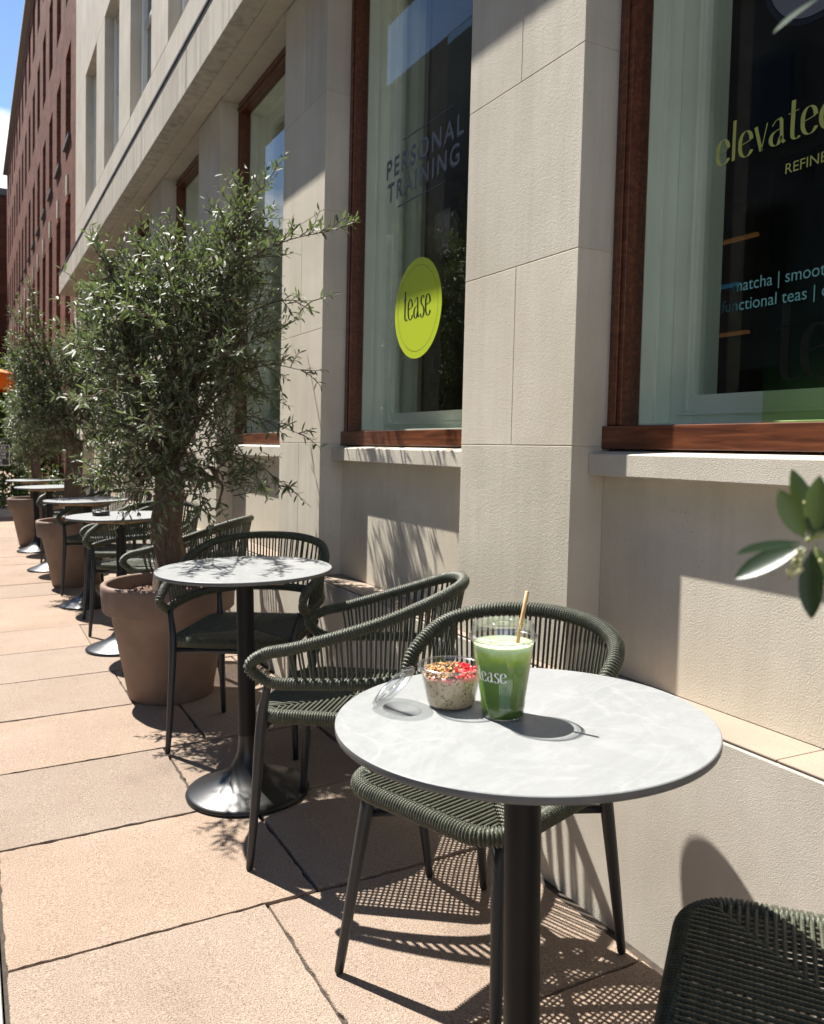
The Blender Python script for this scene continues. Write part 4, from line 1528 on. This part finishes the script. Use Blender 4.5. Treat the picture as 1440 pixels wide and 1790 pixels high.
# ------------------------------------------------------------------ drink, pot of oats, ashtray
TZ = .767
CUPX, CUPY = .726-.749, 1.080-1.058
TUBX, TUBY = .681-.749, 1.163-1.058
def on_table(ti, dx, dy, name, rz=0):
    x, y = tables[ti][0], tables[ti][1]
    # work in the tilted frame of the table
    M_ = Matrix.Translation((x, y, gz(x))) @ Matrix.Rotation(-R(1.7), 4, 'Y')
    o = bpy.data.objects.new(name, None); o.empty_display_size = .03
    COL.objects.link(o)
    o.matrix_world = M_ @ Matrix.Translation((dx, dy, TZ)) @ Matrix.Rotation(rz, 4, 'Z')
    return o
cup = on_table(0, CUPX, CUPY, 'drink_cup')
cup.scale = (1.07, 1.07, 1.03)
tag(cup, 'clear plastic cup of iced green matcha with white lettering', 'cup')
m = MB()
prof = [(.0285, .0), (.0300, .0015), (.0308, .010), (.0325, .022), (.0318, .0225), (.0455, .118), (.0460, .120)]
m.lathe(prof, 72, cap0=True)
m.build('cup_wall', PLASTIC, cup)
def matcha():
    m_, n, b = mat('matcha_drink')
    l = n.links.new
    t = node(n, 'ShaderNodeTexCoord'); s = node(n, 'ShaderNodeSeparateXYZ')
    l(t.outputs['Object'], s.inputs[0])
    nz = node(n, 'ShaderNodeTexNoise', i_Scale=75.0, i_Detail=3.0)
    l(t.outputs['Object'], nz.inputs['Vector'])
    ma = node(n, 'ShaderNodeMath', operation='MULTIPLY_ADD'); ma.inputs[1].default_value = .026
    l(nz.outputs['Fac'], ma.inputs[0]); l(s.outputs[2], ma.inputs[2])
    mr_ = node(n, 'ShaderNodeMapRange'); mr_.inputs[1].default_value = .012; mr_.inputs[2].default_value = .125
    l(ma.outputs[0], mr_.inputs[0])
    r_ = ramp(n, [(0, (.06, .115, .012)), (.4, (.12, .23, .03)), (.74, (.18, .32, .05)), (.81, (.28, .46, .03)), (.89, (.42, .60, .08)), (.96, (.58, .72, .36)), (1, (.68, .78, .52))])
    l(mr_.outputs[0], r_.inputs[0])
    l(r_.outputs[0], b.inputs['Base Color'])
    b.inputs['Roughness'].default_value = .3
    b.inputs['Subsurface Weight'].default_value = .25
    b.inputs['Subsurface Radius'].default_value = (.01, .02, .005)
    b.inputs['Subsurface Scale'].default_value = .5
    return m_
m = MB()
pr = [(.0275, .0016), (.0296, .0025), (.0302, .010), (.0318, .022), (.0311, .0235), (.0441, .112)]
m.lathe(pr, 72, cap0=True)
seg = 48
vs = [(0, 0, .114)]
for i in range(1, 9):
    for k in range(seg):
        a = 2*PI*k/seg; r_ = .0441*i/8
        vs.append((r_*math.cos(a), r_*math.sin(a),   .112+(.003*max(0, pnoise(Vector((r_*math.cos(a)*90, r_*math.sin(a)*90, 1)))) if i < 8 else 0)))
fs = [(0, 1+k, 1+(k+1) % seg) for k in range(seg)]
for i in range(7):
    for k in range(seg):
        a = 1+i*seg; fs.append((a+k, a+seg+k, a+seg+(k+1) % seg, a+(k+1) % seg))
m.add(vs, fs, smooth=True)
m.build('drink', matcha(), cup)
m = MB()   # ice showing above the milk
rg = random.Random(2)
for (x, y, z, s_, a) in ((.012, .008, .105, .011, .4), (-.014, .012, .104, .010, 1.1), (.0, -.016, .105, .011, .2), (-.02, -.01, .103, .009, .8), (.022, -.008, .103, .009, .5)):
    q = Matrix.Translation((x, y, z)) @ Matrix.Rotation(a, 4, 'Z') @ Matrix.Rotation(a*.7, 4, 'X')
    V = [q @ Vector((i*s_, j*s_, k*s_*.7)) for i in (-1, 1) for j in (-1, 1) for k in (-1, 1)]
    m.add(V, [(0, 1, 3, 2), (4, 6, 7, 5), (0, 4, 5, 1), (2, 3, 7, 6), (0, 2, 6, 4), (1, 5, 7, 3)])
ICE = simple('milky_ice', (.66, .80, .52), .12, spec=.6)
m.build('ice', ICE, cup, .003)
m = MB()
m.lathe([(.0450, .1185), (.0492, .1185), (.0500, .1205), (.0496, .1235), (.0470, .1250), (.0455, .1275), (.0448, .139), (.0430, .1420)], 72)
m.build('lid_rim', PLASTICR, cup)
m = MB()
m.lathe([(.0432, .1419), (.036, .1432), (.034, .1415), (.012, .1408), (.0105, .1425), (.0085, .1425)], 64)
m.lathe([(.020, .1413), (.0215, .1440), (.0235, .1440), (.025, .1416)], 64)
m.build('lid', PLASTIC, cup)
# lettering wrapped round the cup
vf = display('tease', .0470, .0150)
cam_ang = math.atan2(-1.147, -.80)
m = MB()
V = []
for a, b in vf[0]:
    z = .060+b
    r_ = .0330+(z-.0225)*(.0455-.0318)/(.118-.0225)+.0004-.0008
    th = cam_ang-1.05+(a/.0385)   # reads left to right seen from outside
    V.append((r_*math.cos(th), r_*math.sin(th), z))
m.add(V, vf[1]); m.build('lettering', WHITEV, cup)
# straw
st = on_table(0, CUPX, CUPY, 'drinking_straw')
m = MB()
hd = Vector((.886, -.464, 0)); fdv = Vector((.464, .886, 0))
a = hd*.006-fdv*.004+Vector((0, 0, .03)); b = hd*.0365-fdv*.006+Vector((0, 0, .196))
m.tube([a, a.lerp(b, .3), a.lerp(b, .6), b], [.0031, .0030, .0030, .0031], 14)
m.build('straw_tube', simple('reed_straw', (.62, .38, .16), .6, var=.2, vscale=80), st)
tag(st, 'tan reed straw leaning out of the green drink', 'straw')

bw = on_table(0, TUBX, TUBY, 'dessert_tub')
bw.scale = (1.10, 1.10, 1.08)
tag(bw, 'clear plastic tub of chia oats with its lid hinged open', 'tub')
m = MB()
m.lathe([(.030, .0), (.0325, .0012), (.0355, .006), (.0425, .040), (.0455, .058), (.0462, .0595), (.0498, .0600), (.0500, .0615), (.0462, .0618)], 72, cap0=True)
m.build('tub_wall', PLASTIC, bw)
m = MB(); m.lathe([(.0455, .0585), (.0470, .0583), (.0502, .0590), (.0505, .0612), (.0470, .0625), (.0458, .0620)], 72); m.build('tub_rim', PLASTICR, bw)
def chia():
    m_, n, b = mat('chia_oats')
    l = n.links.new
    t = node(n, 'ShaderNodeTexCoord')
    v = node(n, 'ShaderNodeTexVoronoi', i_Scale=210.0)
    l(t.outputs['Object'], v.inputs['Vector'])
    r_ = ramp(n, [(0, (.05, .04, .03)), (.20, (.09, .075, .06)), (.30, (.50, .38, .23)), (.7, (.60, .47, .30))])
    l(v.outputs['Distance'], r_.inputs[0])
    s = node(n, 'ShaderNodeSeparateXYZ'); l(t.outputs['Object'], s.inputs[0])
    nz = node(n, 'ShaderNodeTexNoise', i_Scale=60.0, i_Detail=3.0); l(t.outputs['Object'], nz.inputs['Vector'])
    ma = node(n, 'ShaderNodeMath', operation='MULTIPLY_ADD'); ma.inputs[1].default_value = .03
    l(nz.outputs['Fac'], ma.inputs[0]); l(s.outputs[2], ma.inputs[2])
    mr_ = node(n, 'ShaderNodeMapRange'); mr_.inputs[1].default_value = .058; mr_.inputs[2].default_value = .064
    l(ma.outputs[0], mr_.inputs[0])
    mx = node(n, 'ShaderNodeMix', data_type='RGBA')
    l(mr_.outputs[0], mx.inputs[0]); l(r_.outputs[0], mx.inputs[6]); mx.inputs[7].default_value = (.62, .20, .19, 1)
    l(mx.outputs[2], b.inputs['Base Color']); b.inputs['Roughness'].default_value = .45
    return m_
m = MB()
m.lathe([(.029, .0016), (.0315, .0024), (.0342, .0065), (.0412, .040), (.0425, .047), (.038, .051), (.02, .054), (.001, .055)], 64, cap0=True)
m.build('chia_oats', chia(), bw)
def nuggets(mb, n, ctr, rad, z0, smin, smax, rg, test):
    k = 0
    while k < n:
        a = rg.uniform(0, 2*PI); r_ = rad*math.sqrt(rg.random())
        x, y = ctr[0]+r_*math.cos(a), ctr[1]+r_*math.sin(a)
        if math.hypot(x, y) > .0405 or not test(x, y): continue
        k += 1
        s_ = rg.uniform(smin, smax)
        q = Matrix.Translation((x, y, z0+rg.uniform(0, .006)+.006*(1-(math.hypot(x, y)/.04)**2))) @ Matrix.Rotation(rg.uniform(0, 6), 4, 'Z') @ Matrix.Rotation(rg.uniform(-1, 1), 4, 'X')
        V = [q @ Vector((s_*dx*rg.uniform(.7, 1.3), s_*dy*rg.uniform(.5, 1.0), s_*dz*rg.uniform(.5, .9))) for dx, dy, dz in ((1, 0, 0), (-1, 0, 0), (0, 1, 0), (0, -1, 0), (0, 0, 1), (0, 0, -1))]
        mb.add(V, [(0, 2, 4), (2, 1, 4), (1, 3, 4), (3, 0, 4), (2, 0, 5), (1, 2, 5), (3, 1, 5), (0, 3, 5)], rg.choice((0, 0, 1)) if n > 100 else 0)
rg = random.Random(12)
m = MB()
nuggets(m, 420, (0, 0), .042, .048, .0016, .0042, rg, lambda x, y: Vector((x, y, 0)).dot(hd) < .010+rg.gauss(0, .006))
m.build('granola', [simple('golden_oats', (.58, .34, .13), .7, var=.35, vscale=90), simple('dark_seeds', (.10, .055, .03), .6, var=.4, vscale=90)], bw)
m = MB()
nuggets(m, 90, (0, 0), .042, .048, .002, .0050, rg, lambda x, y: Vector((x, y, 0)).dot(hd) > .006)
m.build('berry_pieces', simple('raspberry', (.62, .02, .035), .45, var=.4, vscale=120), bw)
# hinged lid leaning from the rim down to the table, on the picture's left
m = MB()
prof = [(.0, .002), (.030, .002), (.034, .0045), (.040, .0045), (.0425, .001), (.0480, .0), (.0500, .0005), (.0502, .0025)]
seg = 64
hinge = -hd*.0485+Vector((0, 0, .0600))+fdv*.004
foot = -hd*.1120+fdv*(-.012)+Vector((0, 0, .002))
axd = (foot-hinge).normalized()
side = fdv.copy(); side = (side-axd*side.dot(axd)).normalized()
nrm = axd.cross(side).normalized()
if nrm.z < 0: nrm = -nrm
cen = hinge+axd*.0500
vs = []
for r_, h_ in prof:
    for k in range(seg):
        a = 2*PI*k/seg
        vs.append(cen+axd*(r_*math.cos(a)*.86)+side*(r_*math.sin(a))+nrm*h_)
fs = [(i*seg+k, i*seg+(k+1) % seg, (i+1)*seg+(k+1) % seg, (i+1)*seg+k) for i in range(1, len(prof)-1) for k in range(seg)]
fs.append(tuple(seg+k for k in range(seg)))
m.add(vs, fs, smooth=True)
m.build('tub_lid', PLASTICR, bw)
ash = on_table(2, -.10, .03, 'ashtray')
m = MB(); m.lathe([(.001, .004), (.034, .004), (.040, .022), (.045, .024), (.048, .020), (.046, .0), (.001, 0)], 40); m.build('bowl', BLACKM, ash)
tag(ash, 'small dark round ashtray on the third table', 'ashtray')

# ------------------------------------------------------------------ railings, sign, hedge, parasol at the end of the pavement
RL = empty('iron_railings', -2.5, 14.6, 0, tilt=False); RR_ = Vector((-2.5, 14.6, 0))
tag(RL, 'black iron railings on a low pale stone kerb at the end of the pavement', 'railings')
m = MB()
x = -7.0
while x < 1.38:
    m.box((x, 14.4, -.05), (min(x+1.2, 1.39)-.004, 14.85, .13)); x += 1.2
wbuild(m, 'kerb_stone', KERB, RL, .01, RR_)
m = MB()
m.box((-7, 14.6, 1.18), (1.39, 14.64, 1.215)); m.box((-7, 14.605, .26), (1.39, 14.635, .29))
wbuild(m, 'rail', BLACKM, RL, root=RR_)
m = MB()
x = -7
while x < 1.38:
    m.tube([(x, 14.62, .12), (x, 14.62, 1.26), (x, 14.62, 1.33)], [.009, .009, .001], 6, smooth=False); x += .115
b_ = wbuild(m, 'bars', BLACKM, RL, root=RR_); b_['kind'] = 'stuff'
SG = empty('notice_sign', .35, 14.55, .95, tilt=False); SR = Vector((.35, 14.55, .95))
tag(SG, 'black notice with white writing about bicycles, fixed to the railings', 'sign')
sx0, sx1, sz0, sz1 = .10, .575, .79, 1.14
m = MB(); m.box((sx0, 14.575, sz0), (sx1, 14.59, sz1)); wbuild(m, 'board', BLACKV, SG, root=SR)
m = MB()
for a, b in (((sx0+.015, sz0+.015), (sx1-.015, sz0+.022)), ((sx0+.015, sz1-.022), (sx1-.015, sz1-.015)), ((sx0+.015, sz0+.022), (sx0+.022, sz1-.022)), ((sx1-.022, sz0+.022), (sx1-.015, sz1-.022))):
    m.box((a[0], 14.572, a[1]), (b[0], 14.5745, b[1]))
for i, t_ in enumerate(('BICYCLES', 'ATTACHED', 'TO THESE', 'RAILINGS', 'WILL BE', 'REMOVED')):
    vf = text_mesh(t_, width=.34 if len(t_) > 7 else .29, height=.034)
    m.add([((sx0+sx1)/2-.17+a, 14.5735, sz1-.075-i*.0505+b) for a, b in vf[0]], vf[1])
wbuild(m, 'lettering', WHITEV, SG, root=SR)
HG = MB(); rg = random.Random(31)
for _ in range(6500):
    p = Vector((rg.uniform(-6, 1.36), rg.uniform(14.95, 15.7), rg.uniform(.1, .82)*rg.random()**.3+.05*math.sin(rg.random()*9)))
    d = Vector((rg.gauss(0, 1), rg.gauss(-.4, .8), rg.gauss(.4, .8)))
    leafblade(HG, p, d, Vector((rg.gauss(0, .5), rg.gauss(0, .5), 1)), rg.uniform(.05, .10), rg.uniform(.03, .05))
DH = MB()
for _ in range(9000):
    p = Vector((rg.uniform(-6, 1.36), rg.uniform(16.6, 17.2), 2.05*rg.random()**.7+.08*math.sin(rg.random()*9)))
    d = Vector((rg.gauss(0, 1), rg.gauss(-.4, .8), rg.gauss(.2, .8)))
    leafblade(DH, p, d, Vector((rg.gauss(0, .5), rg.gauss(0, .5), 1)), rg.uniform(.08, .15), rg.uniform(.05, .08))
dh = DH.build('clipped_hedge', DARKF); tag(dh, 'tall dark clipped hedge standing behind the low green one', 'hedge')
h = HG.build('hedge', HEDGE); tag(h, 'low bright green hedge growing behind the railings', 'hedge')
def far_tree(x, y, hgt, rad, seed, lb):
    rg = random.Random(seed)
    t = empty('dark_tree', x, y, 0, tilt=False)
    m = MB(); m.tube([(0, 0, 0), (.05, 0, hgt*.35), (0, .05, hgt*.7)], [.12, .09, .04], 8)
    for k in range(7):
        a = rg.uniform(0, 6.28)
        m.tube([(0, 0, hgt*(.3+.05*k)), (math.cos(a)*rad*.6, math.sin(a)*rad*.6, hgt*(.45+.06*k))], [.04, .012], 6)
    m.build('trunk', BARK, t)
    m = MB()
    cl = [(rg.gauss(0, rad*.45), rg.gauss(0, rad*.4), hgt*.62+rg.gauss(0, hgt*.16)) for _ in range(16)]
    for _ in range(5200):
        c = rg.choice(cl)
        p = Vector(c)+Vector((rg.gauss(0, rad*.22), rg.gauss(0, rad*.22), rg.gauss(0, hgt*.09)))
        leafblade(m, p, Vector((rg.gauss(0, 1), rg.gauss(0, 1), rg.gauss(0, .7))), Vector((rg.gauss(0, .5), rg.gauss(0, .5), 1)), rg.uniform(.08, .14), rg.uniform(.05, .08))
    m.build('crown', DARKF, t)
    tag(t, lb, 'tree', 'dark garden trees beyond the railings')
far_tree(-.4, 17.3, 2.3, 1.0, 1, 'dark leafy garden tree behind the hedge and the notice')
far_tree(.9, 18.6, 2.5, .8, 2, 'dark leafy garden tree behind the hedge, close to the brick wall')
PS = empty('orange_parasol', -.10, 15.85, 0, tilt=False)
tag(PS, 'orange canvas parasol glimpsed through the olive leaves at the left edge', 'parasol')
m = MB(); m.tube([(0, 0, 0), (0, 0, 2.5)], .02, 10); m.build('pole', METAL, PS)
m = MB()
vs = [(0, 0, 2.56)]
for k in range(8):
    a = 2*PI*k/8+.3; vs.append((.84*math.cos(a), .84*math.sin(a), 2.30))
for k in range(8):
    a = 2*PI*k/8+.3; vs.append((.84*math.cos(a), .84*math.sin(a), 2.02))
m.add(vs, [(0, 1+k, 1+(k+1) % 8) for k in range(8)]+[(1+k, 9+k, 9+(k+1) % 8, 1+(k+1) % 8) for k in range(8)])
m.build('canopy', ORANGE, PS)
